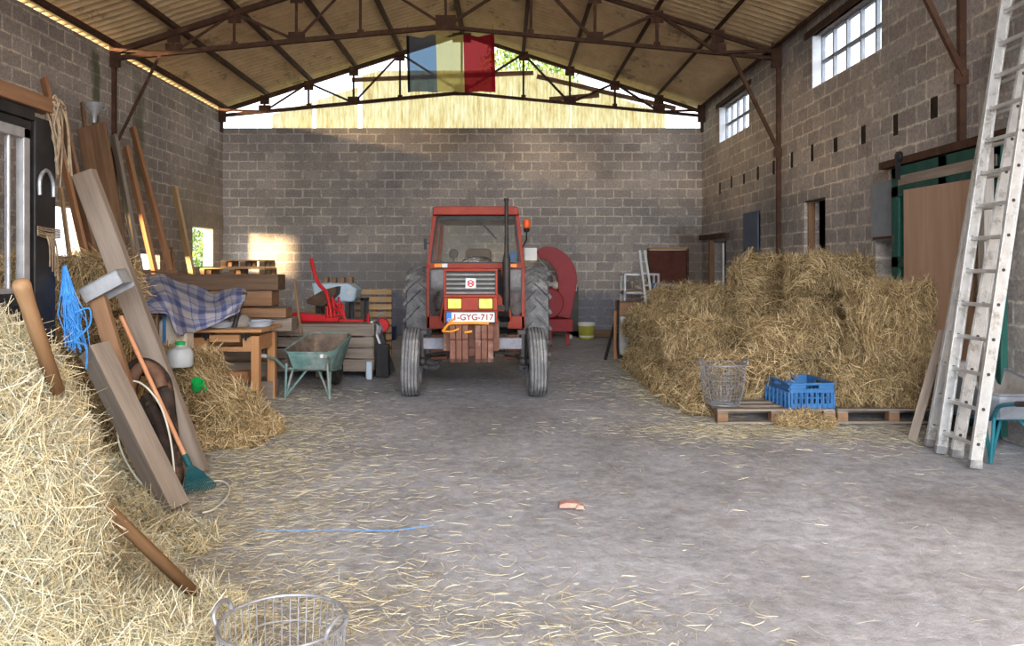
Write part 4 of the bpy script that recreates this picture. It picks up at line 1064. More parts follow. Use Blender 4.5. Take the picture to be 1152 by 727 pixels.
hs = MB(); hs.tube(catmull([(xg + .045, 4.80, 1.93), (xg + .045, 4.80, 2.02), (xg + .045, 4.84, 2.075), (xg + .045, 4.89, 2.08), (xg + .045, 4.94, 2.02), (xg + .045, 4.945, 1.93)], 5), .012, 6)
tag(hs.build('horseshoe', M['wire']), 'old horseshoe hung on the black stall post', 'horseshoe')
tw = MB(); r = random.Random(4)
for k in range(16):
    x = xg + .05 + r.uniform(-.02, .03); y = 4.97 + r.uniform(-.05, .07); z0 = 2.47 + r.uniform(-.04, .06)
    tw.tube(catmull([(x, y, z0), (x + r.uniform(-.05, .05), y + r.uniform(-.03, .03), z0 + .03), (x + r.uniform(-.03, .05), y, z0 - .12), (x + r.uniform(-.03, .03), y + .03, z0 - r.uniform(.2, .45))], 4), .006, 5)
M['twine'] = worn('old_baling_twine', (0.16, 0.11, 0.075), (0.34, 0.26, 0.17), 0.9, 0, 20, 0.1)
tag(tw.build('knotted_twine', M['twine']), 'brown baling twine knotted over the top of the stall post', 'twine')
tw = MB()
for k in range(5): tw.tube(catmull([(xg + .05, 4.77, 1.69 + .012 * k), (xg + .045 + .01 * (k % 2), 4.88, 1.675 + .014 * k), (xg + .05, 5.01, 1.68 + .012 * k)], 4), .006, 5)
for k in range(4): tw.tube(catmull([(xg + .05, 4.86 + .02 * k, 1.70), (xg + .07, 4.86 + .025 * k, 1.62), (xg + .06, 4.88 + .03 * k, 1.50 - .03 * k)], 4), .005, 5)
tag(tw.build('twine_lashing', M['twine']), 'twine lashing wound round the black stall post halfway up', 'twine')
M['blue_twine'] = worn('blue_twine', (0.03, 0.22, 0.62), (0.10, 0.36, 0.78), 0.7, 0, 20, 0.1)
bt_ = MB(); r = random.Random(9)
for k in range(70):
    y = 5.02 + r.uniform(0, .06); x = xg + .04 + r.uniform(0, .07); zb = r.uniform(.95, 1.15)
    bt_.tube([(x * .3 + (xg + .06) * .7, y * .3 + 5.03 * .7, 1.46 + r.uniform(-.05, .05)), (x, y, 1.33), (x + .02 + r.uniform(-.03, .05), y + r.uniform(-.02, .02), 1.2), (x + .05 + r.uniform(-.04, .06), y + r.uniform(-.03, .03), zb)], .0035, 4)
tag(bt_.build('blue_twine_bundle', M['blue_twine']), 'bundle of blue baling twine hanging from the black stall post', 'twine')

# --- timber leaning on the left wall, behind
LW = 'boards leaning against the left wall'
def lean(name, x0, x1, ptop, dtop, run, w, t, mat, lab, cat='board', wdir=(0.75, -0.66, 0)):
    """board whose head touches the wall where the photo shows it"""
    q = P((x0 + x1) / 2, ptop, dtop)
    p = (q.x + run, q.y - 0.05, 0.02)
    return plank(name, p, q, w, t, mat, lab, cat, LW, wdir)
lean('wide_board', 86, 120, 141, 11.15, .60, .48, .035, M['wood_brown'], 'wide dark brown board with a pale funnel on its top, leaning on the left wall', 'board', (1, -.28, 0))
lean('long_plank', 42, 56, 88, 10.3, .95, .17, .04, M['wood_orange'], 'tall reddish plank leaning on the left wall behind the stall post')
lean('long_plank', 62, 80, 130, 10.5, .75, .22, .035, M['wood_brown'], 'brown plank leaning on the left wall just left of the wide board')
lean('long_plank', 64, 72, 210, 10.7, .36, .10, .03, M['wood_pine'], 'pale plank leaning low in front of the bright left window')
lean('long_plank', 122, 134, 152, 11.9, .68, .16, .05, M['wood_grey'], 'grey plank leaning on the left wall right of the wide board')
lean('long_plank', 137, 147, 165, 12.3, .78, .13, .06, M['wood_orange'], 'thick orange-brown plank leaning on the left wall')
lean('long_plank', 144, 154, 143, 12.8, 1.0, .14, .05, M['wood_orange'], 'longest orange-brown plank leaning on the left wall under the brace')
lean('long_plank', 151, 156, 155, 13.0, .98, .09, .04, M['wood_orange'], 'narrow orange-brown plank rightmost of the leaning bundle')
lean('long_plank', 90, 94, 115, 11.6, .5, .09, .03, M['wood_brown'], 'narrow brown lath sticking up behind the wide board')
lean('long_plank', 192, 200, 210, 14.6, .62, .17, .05, M['wood_pine'], 'yellow-edged plank leaning alone on the left wall before the small window')
lean('short_lath', 190, 196, 278, 14.6, .25, .05, .03, M['wood_brown'], 'short dark lath leaning low beside the yellow-edged plank')
# funnel on the wide board
t = thing('funnel', (P(106, 138, 11.15)), 'light grey metal funnel standing on the wide leaning board', 'funnel')
MB().lathe([(.03, .0), (.035, .10), (.13, .25), (.135, .27), (.125, .265), (.03, .11), (.022, 0)], (0, 0, 0), 'Z', 24, cap=False).build('cone', M['galv'], t)
MB().tube(catmull([(.12, 0, .24), (.16, 0, .22), (.14, 0, .17), (.10, 0, .19)], 4), .006, 6).build('handle', M['galv'], t)
# yellow shutter in the left window
t = thing('window_shutter', (XL + .10, 10.95, 1.5), 'yellowish slatted shutter in the bright left window', 'shutter')
m = MB()
for z in (1.5, 2.0, 2.31): m.bb(XL - .12, XL - .09, 10.8, 11.12, z, z + .04)
m.bb(XL - .12, XL - .09, 10.8, 10.84, 1.5, 2.35); m.bb(XL - .12, XL - .09, 11.08, 11.12, 1.5, 2.35); m.build('shutter_frame', M['wood_pine'], t, world=True)
m = MB()
for k in range(14): m.box((XL - .105, 10.96, 1.56 + .056 * k), (.03, .25, .045), (0, math.radians(35), 0))
m.build('slats', M['wood_pine'], t, world=True)

# --- near leaning beams
NB = 'beams leaning on the near left bales'
plank('heavy_beam', G(222, 533) + Vector((0, 0, .01)), P(94, 194, 5.72), .155, .075, M['wood_grey'], 'long weathered grey-brown beam leaning across the left bales, its foot beside the green rake', 'beam', NB, (1, 0, -.3))
plank('heavy_beam', (-2.0, 4.86, .02), P(106, 392, 5.05), .15, .13, M['wood_grey'], 'short thick grey beam leaning in front of the dark collar, its foot nearest the camera', 'beam', NB, (.85, -.5, 0))
pst = plank('bracket_post', P(176, 555, 5.25), P(110, 335, 5.33), .105, .05, M['wood_brown'], None, None)
tag(pst, 'brown wooden post capped by a grey metal bracket, leaning behind the short grey beam', 'post', NB)
bpy.context.view_layer.update()
bk = MB()
c = pst.matrix_world.inverted() @ P(116, 326, 5.30)
bk.bb(-.12, .16, -.05, -.04, -.03, .07); bk.bb(-.12, .16, -.05, .10, .06, .07); bk.bb(-.12, .16, .09, .10, -.06, .07); bk.bb(.15, .16, -.05, .10, -.03, .07)
b_ = bk.build('metal_bracket', M['galv'], pst); b_.location = (c.x, c.y, c.z); b_.rotation_euler = (0.1, math.radians(-10), 0.0)
# worn collar
t = thing('old_collar', (-2.25, 5.28, 0), 'dark worn padded oval collar leaning between the beams on the left', 'collar')
ring = [P(x, y, d) for x, y, d in ((150, 418, 5.75), (168, 413, 5.75), (182, 430, 5.72), (188, 465, 5.66), (194, 505, 5.58), (199, 538, 5.5), (190, 560, 5.40), (176, 560, 5.36), (160, 530, 5.46), (150, 490, 5.56), (143, 450, 5.66))]
rr_ = catmull(ring, 5, True); rad = [.055 + .015 * math.sin(2 * math.pi * k / len(rr_) + 1.0) for k in range(len(rr_))]
m = MB(); m.tube(rr_, rad, 12, True); M['leather'] = worn('cracked_dark_leather', (0.016, 0.012, 0.011), (0.06, 0.042, 0.034), 0.85, 0, 9, 0.4, c3=(0.16, 0.09, 0.055), c3amt=0.25)
m.build('padding', M['leather'], t, world=True)
m = MB(); a = [P(x, y, d) for x, y, d in ((147, 436, 5.62), (152, 420, 5.64), (164, 412, 5.66), (176, 420, 5.64), (182, 436, 5.62))]
m.tube(catmull(a, 6), .042, 10); m.build('top_roll', worn('brown_leather', (0.10, 0.05, 0.03), (0.20, 0.11, 0.07), 0.6, 0, 9, 0.3), t, world=True)
for k, (x0, y0, x1, y1) in enumerate(((158, 452, 184, 544), (164, 446, 190, 532), (154, 470, 178, 552))):
    m = MB(); m.tube(catmull([P(x0, y0, 5.62), P((x0 + x1) / 2 + 3, (y0 + y1) / 2 - 6, 5.5), P(x1, y1, 5.42)], 6), .038, 8); m.build('fold', M['leather'], t, world=True)
# cable ring
cab = [P(x, y, d) for x, y, d in ((132, 485, 5.2), (134, 452, 5.3), (141, 434, 5.35), (152, 429, 5.36), (166, 437, 5.33), (180, 456, 5.3), (189, 482, 5.25), (194, 510, 5.15), (196, 542, 5.05), (190, 560, 4.95), (177, 559, 4.9), (154, 538, 4.95), (138, 511, 5.08))]
M['cable'] = worn('cream_cable', (0.62, 0.60, 0.52), (0.74, 0.72, 0.64), 0.5, 0, 6, 0)
tag(MB().tube(catmull(cab, 6, True), .006, 8, True).build('cable_loop', M['cable']), 'loop of cream cable hung round the dark collar', 'cable')
tag(MB().tube(catmull([G(232, 543, .02), G(248, 541, .02), G(258, 548, .02), G(255, 560, .02), G(240, 573, .015), G(228, 577, .012)], 5), .005, 6).build('white_wire', M['cable']), 'thin white wire curling on the floor by the green rake', 'wire')
tag(MB().tube(catmull([G(284, 596, .012), G(330, 597, .012), G(390, 596, .012), G(440, 597, .012), G(486, 591, .012)], 5), .0022, 5).build('blue_twine', M['blue_twine']), 'long blue twine lying straight on the floor', 'twine')
tag(MB().tube(catmull([G(170, 579, .03), G(190, 583, .02), G(205, 582, .012), G(222, 588, .012)], 5), .005, 5).build('blue_twine', M['blue_twine']), 'short blue twine on the straw at the foot of the grey beam', 'twine')
tag(MB().tube(catmull([P(84, 352, 4.9), P(100, 347, 4.95), P(102, 362, 4.95), P(96, 372, 4.95), P(84, 384, 4.9), P(97, 390, 4.9), P(97, 415, 4.92)], 5), .006, 5).build('blue_twine', M['blue_twine']), 'blue twine looped round the head of the short grey beam', 'twine')
# rake
t = thing('leaf_rake', (-2.0, 5.4, 0), 'green plastic leaf rake with orange wooden handle leaning on the long beam', 'rake')
hp, hq = P(213, 524, 5.42), P(136, 356, 5.62)
MB().tube([hp, hq], .0155, 10).build('handle', worn('orange_handle', (0.55, 0.24, 0.12), (0.66, 0.34, 0.19), 0.5, 0, 8, 0.05), t, world=True)
M['green_plastic'] = worn('dark_green_plastic', (0.010, 0.07, 0.085), (0.02, 0.11, 0.12), 0.5, 0, 7, 0.05)
hd = MB(); a0 = P(213, 522, 5.42); 
for k in range(17):
    u = k / 16; tip = P(206, 557, 5.28).lerp(P(243, 545, 5.33), u); tip.z = max(tip.z, .012)
    mid = a0.lerp(tip, .45) + Vector((0, .0, .012)); tip2 = tip + Vector((0, -.035, -.02)); tip2.z = max(.006, tip2.z)
    hd.tube([a0.lerp(tip, .06), mid, tip, tip2], [.006, .0045, .004, .003], 5)
for f in (.34, .46, .58, .70, .82, .93):
    pp = [a0.lerp(P(206, 557, 5.28).lerp(P(243, 545, 5.33), k / 10), f) + Vector((0, 0, .010)) for k in range(11)]
    hd.tube(pp, .0035, 5)
hd.build('tines', M['green_plastic'], t, world=True)
hd = MB(); L_, R_ = P(206, 557, 5.28), P(243, 545, 5.33)
q = [a0.lerp(L_, .05), a0.lerp(R_, .05), a0.lerp(R_, .24), a0.lerp(L_, .24)]; n_ = Vector((0, -.012, .006))
hd.add([p - n_ for p in q] + [p + n_ for p in q], [(0, 1, 2, 3), (7, 6, 5, 4), (0, 4, 5, 1), (1, 5, 6, 2), (2, 6, 7, 3), (3, 7, 4, 0)])
hd.tube([hp, hp.lerp(hq, .07)], .022, 10); hd.build('rake_head', M['green_plastic'], t, world=True)

# tool handles sticking out of the near straw
def handle(p, q, r, lab):
    o = plank('wooden_stick', p, q, r * 2, r * 2, M['handle'], lab, 'stick', None, (1, 0, 0), bevel=0)
    me = o.data; L = (Vector(q) - Vector(p)).length
    mb = MB().lathe([(r, 0), (r, L * .8), (r * 1.12, L * .92), (r * 1.18, L - r * .9), (r * .95, L - r * .3), (r * .4, L), (0, L)], (0, 0, 0), 'Z', 16)
    me.clear_geometry(); me.from_pydata(mb.v, [], mb.f); me.materials.append(M['handle']); me.shade_smooth()
handle(P(64, 440, 2.95), P(22, 315, 2.70), .026, 'thick rounded wooden handle standing up out of the straw pile')
handle(P(222, 671, 3.2), P(84, 538, 2.80), .024, 'wooden tool shaft lying down across the foot of the straw pile')

# foreground wire basket
def wire_basket(name, c, rb, rt, h, nv, nr, wr, rimr, mat, label, handles):
    t = thing(name, c, label, 'basket'); c = Vector((0, 0, 0))
    m = MB()
    for k in range(nv):
        a = 2 * math.pi * k / nv; p = Vector((rb * math.cos(a), rb * math.sin(a), .006)); q = Vector((rt * math.cos(a), rt * math.sin(a), h))
        m.tube([(0, 0, .006), p, p.lerp(q, .35) + Vector((math.cos(a), math.sin(a), 0)) * (rt - rb) * .25, q], wr, 5)
    for k in range(1, nr):
        f = k / nr; rad = rb + (rt - rb) * (f * .75 + .25 * math.sin(f * math.pi / 2)); m.tube([(rad * math.cos(a), rad * math.sin(a), h * f) for a in [2 * math.pi * j / 40 for j in range(40)]], wr, 5, True)
    for f in (.35, .7): m.tube([(rb * f * math.cos(a), rb * f * math.sin(a), .006) for a in [2 * math.pi * j / 24 for j in range(24)]], wr, 5, True)
    m.build('wire_cage', mat, t)
    m = MB(); m.tube([(rt * math.cos(a), rt * math.sin(a), h) for a in [2 * math.pi * j / 48 for j in range(48)]], rimr, 8, True); m.tube([(rb * math.cos(a), rb * math.sin(a), .01) for a in [2 * math.pi * j / 48 for j in range(48)]], rimr * .8, 8, True); m.build('rim', mat, t)
    for a in handles:
        d = Vector((math.cos(a), math.sin(a), 0)); s_ = Vector((-math.sin(a), math.cos(a), 0))
        m = MB(); m.tube(catmull([d * rt + s_ * .055 + Vector((0, 0, h)), d * (rt + .008) + s_ * .05 + Vector((0, 0, h + .03)), d * (rt + .012) + Vector((0, 0, h + .048)), d * (rt + .008) - s_ * .05 + Vector((0, 0, h + .03)), d * rt - s_ * .055 + Vector((0, 0, h))], 5), rimr * 1.25, 8); m.build('handle', mat, t)
    return t
wire_basket('wire_basket', (-.725, 2.62, 0), .16, .205, .34, 44, 4, .0022, .006, M['wire'], 'wire basket cut by the bottom edge, lying nearest the camera', (math.radians(172), math.radians(-22)))

# --- table
t = thing('wooden_table', (-3.0, 8.75, 0), 'brown wooden table with an open drawer gap, half covered by the plaid blanket', 'table')
m = MB(); m.bb(-3.42, -2.56, 8.45, 9.25, .80, .835); m.build('tabletop', M['wood_table_x'], t, world=True, bevel=0.006)
m = MB(); m.bb(-3.36, -3.14, 8.5, 8.53, .64, .745); m.bb(-2.78, -2.63, 8.5, 8.53, .64, .745); m.bb(-3.36, -2.62, 8.5, 8.53, .595, .645); m.bb(-3.36, -2.62, 9.15, 9.18, .60, .76); m.bb(-2.66, -2.63, 8.5, 9.18, .60, .76); m.build('apron', M['wood_table_x'], t, world=True, bevel=0.004)
m = MB(); m.bb(-3.12, -2.80, 8.46, 8.52, .70, .775); m.build('drawer', M['wood_table_x'], t, world=True, bevel=0.004)
m = MB()
for x in (-3.16, -2.74): m.bb(x - .03, x + .03, 8.455, 8.50, .745, .80); m.tube([(x, 8.47, .80), (x + .02, 8.45, .77), (x + .01, 8.45, .72)], .012, 6)
m.build('iron_hooks', M['black'], t, world=True)
plank('leg', Vector((-2.645, 8.54, 0)) - t.location, Vector((-2.645, 8.54, .76)) - t.location, .085, .085, M['wood_table'], None, None, parent=t)
plank('leg', Vector((-2.645, 9.12, 0)) - t.location, Vector((-2.645, 9.12, .76)) - t.location, .085, .085, M['wood_table'], None, None, parent=t)
plank('leg', Vector((-3.02, 8.56, .18)) - t.location, Vector((-3.27, 8.56, .72)) - t.location, .085, .05, M['wood_table'], None, None, parent=t)
plank('leg', Vector((-3.36, 9.12, 0)) - t.location, Vector((-3.36, 9.12, .76)) - t.location, .085, .085, M['wood_table'], None, None, parent=t)
# things under and on it
M['jug'] = worn('milky_plastic', (0.36, 0.38, 0.40), (0.48, 0.50, 0.52), 0.35, 0, 6, 0.05)
t = thing('plastic_jug', (-2.72, 6.72, .66), 'milky white plastic jug with a green cap standing on the hay beside the table', 'jug')
MB().lathe([(.0, 0), (.075, 0), (.085, .015), (.085, .10), (.07, .135), (.03, .155), (.028, .17), (0, .17)], (0, 0, 0), 'Z', 24).build('body', M['jug'], t)
t.scale = (1.25, 1.25, 1.1)
M['green_bright'] = worn('bright_green_plastic', (0.01, 0.30, 0.06), (0.02, 0.38, 0.09), 0.4, 0, 6, 0.03)
MB().lathe([(.032, .165), (.034, .17), (.034, .19), (0, .192)], (0, 0, 0), 'Z', 20).build('cap', M['green_bright'], t)
m = MB().lathe([(.0, 0), (.03, 0), (.04, .02), (.05, .07), (.052, .095), (.045, .095), (.035, .02), (0, .015)], (0, 0, 0), 'Z', 18); m.tube(catmull([(.05, 0, .08), (.085, 0, .06), (.06, 0, .02)], 4), .007, 6)
o = m.build('green_cup', M['green_bright'], None); o.location = (-2.53, 6.62, .47); o.rotation_euler = (.5, .4, 0); tag(o, 'small bright green plastic cup lying in the hay below the white jug', 'cup')
M['cream'] = worn('cream_plastic', (0.55, 0.48, 0.38), (0.68, 0.60, 0.50), 0.5, 0, 5, 0.05)
t = thing('feed_canister', (-3.33, 8.1, 0), 'tall cream plastic canister under the left end of the plaid blanket', 'canister')
m = MB(); m.prism([(-.13, 0), (.13, 0), (.15, .1), (.15, .86), (.09, .98), (.03, 1.02), (-.05, 1.02), (-.13, .94)], (0, -.1, 0), (1, 0, 0), (0, 0, 1), (0, .22, 0)); m.build('body', M['cream'], t, bevel=0.025)
MB().bb(-.152, .152, -.104, .124, .60, .66).build('blue_band', M['blue_plastic'], t)
# blue fork rack
t = thing('tool_rack', (-3.52, 8.0, 0), 'blue metal rack with wooden tool handles beside the cream canister', 'rack')
m = MB(); m.bb(-.14, -.11, -.02, .02, 0, 1.14); m.bb(.11, .14, -.02, .02, 0, 1.14); m.bb(-.14, .14, -.02, .02, 1.10, 1.14); m.bb(-.14, .14, -.02, .02, .45, .48); m.build('rack_frame', M['blue_plastic'], t, bevel=0.004)
for k in range(3):
    MB().tube(catmull([(-.07 + .07 * k, -.035, 1.05), (-.075 + .07 * k, -.05, .85), (-.06 + .075 * k, -.045, .6), (-.04 + .07 * k, -.04, .3)], 4), .015, 8).build('wooden_handle', M['handle'], t)
m = MB(); m.bb(-.16, .15, -.05, -.02, 1.02, 1.08); m.build('clip_bar', M['black'], t, bevel=0.004)
# plaid blanket
def plaid():
    m, nt, b = _mat('plaid_wool'); L = nt.links.new
    uv = N(nt, 'ShaderNodeUVMap'); sp = N(nt, 'ShaderNodeSeparateXYZ'); L(uv.outputs[0], sp.inputs[0])
    def stripes(src):
        a = N(nt, 'ShaderNodeMath', operation='MULTIPLY'); L(src, a.inputs[0]); a.inputs[1].default_value = 1.0
        f = N(nt, 'ShaderNodeMath', operation='FRACT'); L(a.outputs[0], f.inputs[0])
        r = ramp(nt, f.outputs[0], [(0, (0, 0, 0)), (.30, (0, 0, 0)), (.31, (.85, .85, .85)), (.36, (.85, .85, .85)), (.37, (.2, .2, .2)), (.62, (.2, .2, .2)), (.63, (1, 1, 1)), (.90, (1, 1, 1)), (.91, (.3, .3, .3)), (.94, (.3, .3, .3)), (.95, (0, 0, 0))])
        r.color_ramp.interpolation = 'CONSTANT'; return r.outputs[0]
    ad = N(nt, 'ShaderNodeMath', operation='ADD'); L(stripes(sp.outputs['X']), ad.inputs[0]); L(stripes(sp.outputs['Y']), ad.inputs[1])
    hv = N(nt, 'ShaderNodeMath', operation='MULTIPLY'); L(ad.outputs[0], hv.inputs[0]); hv.inputs[1].default_value = .5
    r = ramp(nt, hv.outputs[0], [(0, (.36, .345, .37)), (.5, (.16, .175, .30)), (1, (.06, .075, .19))])
    L(r.outputs[0], b.inputs['Base Color']); b.inputs['Roughness'].default_value = .95
    return m
rows = [  # each row: points from left to right (px, py, distance)
    [(146, 326, 8.7), (160, 314, 8.9), (178, 309, 9.0), (196, 316, 9.0), (222, 322, 9.1), (240, 330, 9.1), (252, 326, 9.1), (266, 324, 9.1), (276, 326, 9.1)],
    [(150, 332, 8.45), (164, 322, 8.6), (180, 316, 8.6), (198, 324, 8.6), (220, 333, 8.7), (238, 340, 8.8), (252, 335, 8.8), (264, 331, 8.8), (277, 330, 8.8)],
    [(154, 340, 8.2), (172, 332, 8.2), (186, 328, 8.2), (202, 336, 8.25), (222, 344, 8.4), (240, 346, 8.5), (254, 342, 8.55), (264, 338, 8.6), (276, 336, 8.65)],
    [(160, 348, 8.0), (180, 342, 7.95), (192, 344, 7.9), (206, 352, 8.1), (222, 356, 8.25), (240, 354, 8.35), (254, 349, 8.4), (264, 344, 8.5), (272, 340, 8.6)],
    [(168, 352, 7.9), (186, 350, 7.85), (196, 360, 7.8), (209, 366, 8.0), (224, 366, 8.2), (240, 361, 8.3), (252, 356, 8.4), (262, 350, 8.5), (270, 345, 8.6)],
    [(172, 354, 7.85), (188, 354, 7.8), (199, 376, 7.78), (211, 374, 8.0), (225, 371, 8.2), (240, 366, 8.3), (252, 360, 8.4), (262, 354, 8.5), (269, 349, 8.6)]]
nu, nv_ = 6, 6
grid = [catmull([P(*c) for c in r_], nu) for r_ in rows]
cols = list(zip(*grid)); cols = [catmull(list(c), nv_) for c in cols]
W_, H_ = len(cols), len(cols[0])
mb = MB(); uvs = []
for i, c in enumerate(cols):
    for j, p in enumerate(c):
        k = 0.03 * mathutils.noise.noise(p * 5.5) + 0.016 * mathutils.noise.noise(p * 13)
        mb.v.append(tuple(p + Vector((0, -k, k * .8)))); uvs.append((i / (W_ - 1) * 5.2, j / (H_ - 1) * 3.4))
for i in range(W_ - 1):
    for j in range(H_ - 1):
        a = i * H_ + j; mb.f.append((a, a + H_, a + H_ + 1, a + 1))
o = mb.build('plaid_blanket', plaid(), smooth=180, solid=0.012)
ul = o.data.uv_layers.new(name='UVMap')
for lp in o.data.loops: ul.data[lp.index].uv = uvs[lp.vertex_index]
tag(o, 'blue and grey plaid blanket draped over the left end of the table', 'blanket')
tag(MB().tube(catmull([P(263, 371, 8.72), P(270, 345, 8.72), P(276, 329, 8.74)], 4), .025, 10).build('iron_bar', M['darksteel']), 'dark iron bar standing on the table holding up the blanket corner', 'bar')
tag(MB().lathe([(0, 0), (.10, 0), (.12, .03), (.115, .08), (.08, .13), (0, .15)], (-2.92, 8.85, .835), 'Z', 16).build('sack_lump', worn('grey_sack', (.18, .16, .14), (.28, .25, .22), .9, 0, 9, .4)), 'crumpled grey bag lying on the table behind the blanket', 'bag')
M['enamel'] = worn('blue_white_enamel', (0.42, 0.50, 0.60), (0.56, 0.63, 0.72), 0.35, 0, 6, 0.05)
for x, y, r_, lab in ((-2.72, 8.9, .16, 'light blue enamel basin right of the iron bar on the table'), (-3.10, 8.75, .15, 'light blue enamel basin under the hem of the blanket on the table')):
    tag(MB().lathe([(0, 0.0), (r_ * .7, 0), (r_, .06), (r_ * 1.06, .065), (r_ * .95, .06), (r_ * .65, .012), (0, .012)], (x, y, .836), 'Z', 24).build('basin', M['enamel']), lab, 'basin')

# --- timber stack behind the table: baulks lying along the hall's width
TS = 'timbers in the stack behind the table'
def baulk(x0, x1, y, z, w, h, mat, lab, dy=0.0): return plank('timber_baulk', (x0, y, z + h / 2), (x1, y + dy, z + h / 2), w, h, M[mat], lab, 'timber', TS, (0, 1, 0), jag=1.5, bevel=.008)
M['wood_dark'] = wood('dark_timber', (0.085, 0.055, 0.038), (0.20, 0.125, 0.08), 'Z')
baulk(-5.3, -2.86, 10.3, 1.20, .34, .20, 'wood_dark', 'topmost dark brown baulk of the timber stack')
baulk(-5.3, -2.95, 10.32, 1.00, .32, .19, 'wood_brown', 'second baulk from the top of the timber stack')
baulk(-5.3, -2.72, 10.15, .86, .22, .12, 'wood_brown', 'brown baulk third from the top, reaching furthest right', -.05)
baulk(-5.2, -2.78, 10.40, .86, .22, .12, 'wood_grey', 'baulk lying just behind the longest one in the timber stack')
baulk(-5.2, -2.70, 10.2, .68, .35, .17, 'wood_grey', 'thick grey baulk at middle height of the timber stack', .12)
baulk(-5.2, -2.92, 10.15, .46, .34, .21, 'wood_dark', 'dark baulk below the middle of the timber stack')
baulk(-5.2, -3.0, 10.2, .23, .36, .22, 'wood_grey', 'grey baulk second from the floor in the timber stack')
baulk(-5.2, -2.95, 10.2, .0, .36, .22, 'wood_grey', 'bottom grey baulk of the timber stack on the floor')
baulk(-3.75, -2.62, 9.2, .0, .24, .20, 'wood_grey', 'loose grey beam on the floor under the table')
baulk(-3.7, -2.72, 9.35, .21, .2, .17, 'wood_grey', 'weathered grey beam resting slantwise under the table', .14)
baulk(-3.2, -2.85, 8.98, .21, .16, .12, 'wood_orange', 'short orange-brown offcut lying on the beams under the table')
baulk(-5.9, -4.3, 15.0, 1.09, .5, .24, 'wood_grey', 'grey baulk in the row behind carrying the lit pallet')
for z in (.0, .37, .73): baulk(-5.9, -4.3, 15.0, z, .5, .36, 'wood_dark', 'dark baulk lying in the back row under the lit pallet')
plank('thin_board', (-5.55, 10.9, 1.43), (-4.3, 10.7, 1.43), .22, .03, M['wood_brown'], 'thin brown board lying across the top of the timber stack', 'board', TS, (0, 1, 0))

def pallet(loc, L, W, label, rz=0.0, mat='wood_grey', slats=6, group='wooden pallets'):
    """board length L along x, W along y, 0.14 high"""
    t = thing('wooden_pallet', loc, label, 'pallet', group, rz)
    for k in range(slats):
        y = -W / 2 + .06 + (W - .12) * k / (slats - 1)
        plank('deck_board', (-L / 2, y, .132), (L / 2, y, .132), .10, .022, M[mat], None, None, None, (0, 1, 0), t, .003)
    for y in (-W / 2 + .05, 0, W / 2 - .05):
        for x in (-L / 2 + .05, 0, L / 2 - .05): MB().box((x, y, .064), (.10, .10, .078)).build('block', M['wood_brown_x'], t, bevel=0.004)
        plank('bottom_board', (-L / 2, y, .0125), (L / 2, y, .0125), .10, .022, M[mat], None, None, None, (0, 1, 0), t, .003)
    for x in (-L / 2 + .05, 0, L / 2 - .05): plank('stringer', (x, -W / 2, .112), (x, W / 2, .112), .10, .018, M[mat], None, None, None, (1, 0, 0), t, .003)
    return t
pallet((-4.97, 15.0, 1.335), 1.2, .8, 'sunlit wooden pallet on top of the timbers in the back left corner', 0.0, 'wood_pine')
p2 = pallet((-4.78, 14.98, 1.48), .8, .7, 'upper small pallet lying on the sunlit pallet by the left window', 0.0, 'wood_pine')

# --- crate bin, wheelbarrow, and the implements behind
t = thing('wooden_bin', (-2.48, 11.3, 0), 'big weathered grey wooden bin of wide boards behind the wheelbarrow', 'bin')
x0, x1, y0, y1 = -3.22, -1.76, 10.75, 11.85
for k in range(4):
    z = .12 + k * .15
    for yy in (y0, y1): plank('side_board', Vector((x0, yy, z + .065)) - t.location, Vector((x1, yy, z + .065)) - t.location, .135, .025, M['wood_grey'], None, None, None, (0, 0, 1), t, .003, 1.0)
    for xx in (x0, x1): plank('side_board', Vector((xx, y0, z + .065)) - t.location, Vector((xx, y1, z + .065)) - t.location, .135, .025, M['wood_grey'], None, None, None, (0, 0, 1), t, .003, 1.0)
for xx in (x0 + .06, x1 - .06, (x0 + x1) / 2):
    for yy in (y0 + .06, y1 - .06): MB().bb(xx - .045, xx + .045, yy - .045, yy + .045, 0, .70).build('corner_post', M['wood_grey'], t, world=True, bevel=.004)
MB().bb(x0, x1, y0, y1, .09, .12).build('bottom_panel', M['wood_grey_x'], t, world=True)
plank('rim_board', Vector((x0 - .03, y0 + .02, .715)) - t.location, Vector((x1 + .02, y0 + .02, .715)) - t.location, .14, .025, M['wood_grey'], None, None, None, (0, 1, 0), t, .004)
for k in range(6): plank('lid_board', Vector((x0, y0 + .2 + .165 * k, .715)) - t.location, Vector((x1, y0 + .2 + .165 * k, .715)) - t.location, .15, .022, M['wood_grey'], None, None, None, (0, 1, 0), t, .004)
tag(MB().box((-1.79, 10.62, .12), (.07, .02, .24), (.12, 0, .1)).build('blue_board', M['enamel'], bevel=.003), 'short light blue slat leaning on the corner of the wooden bin', 'board')
plank('broomstick', P(339, 376, 10.7), P(331, 314, 10.95), .032, .032, M['handle'], 'bare wooden broom handle sticking up behind the wheelbarrow', 'broomstick', None, (1, 0, 0))

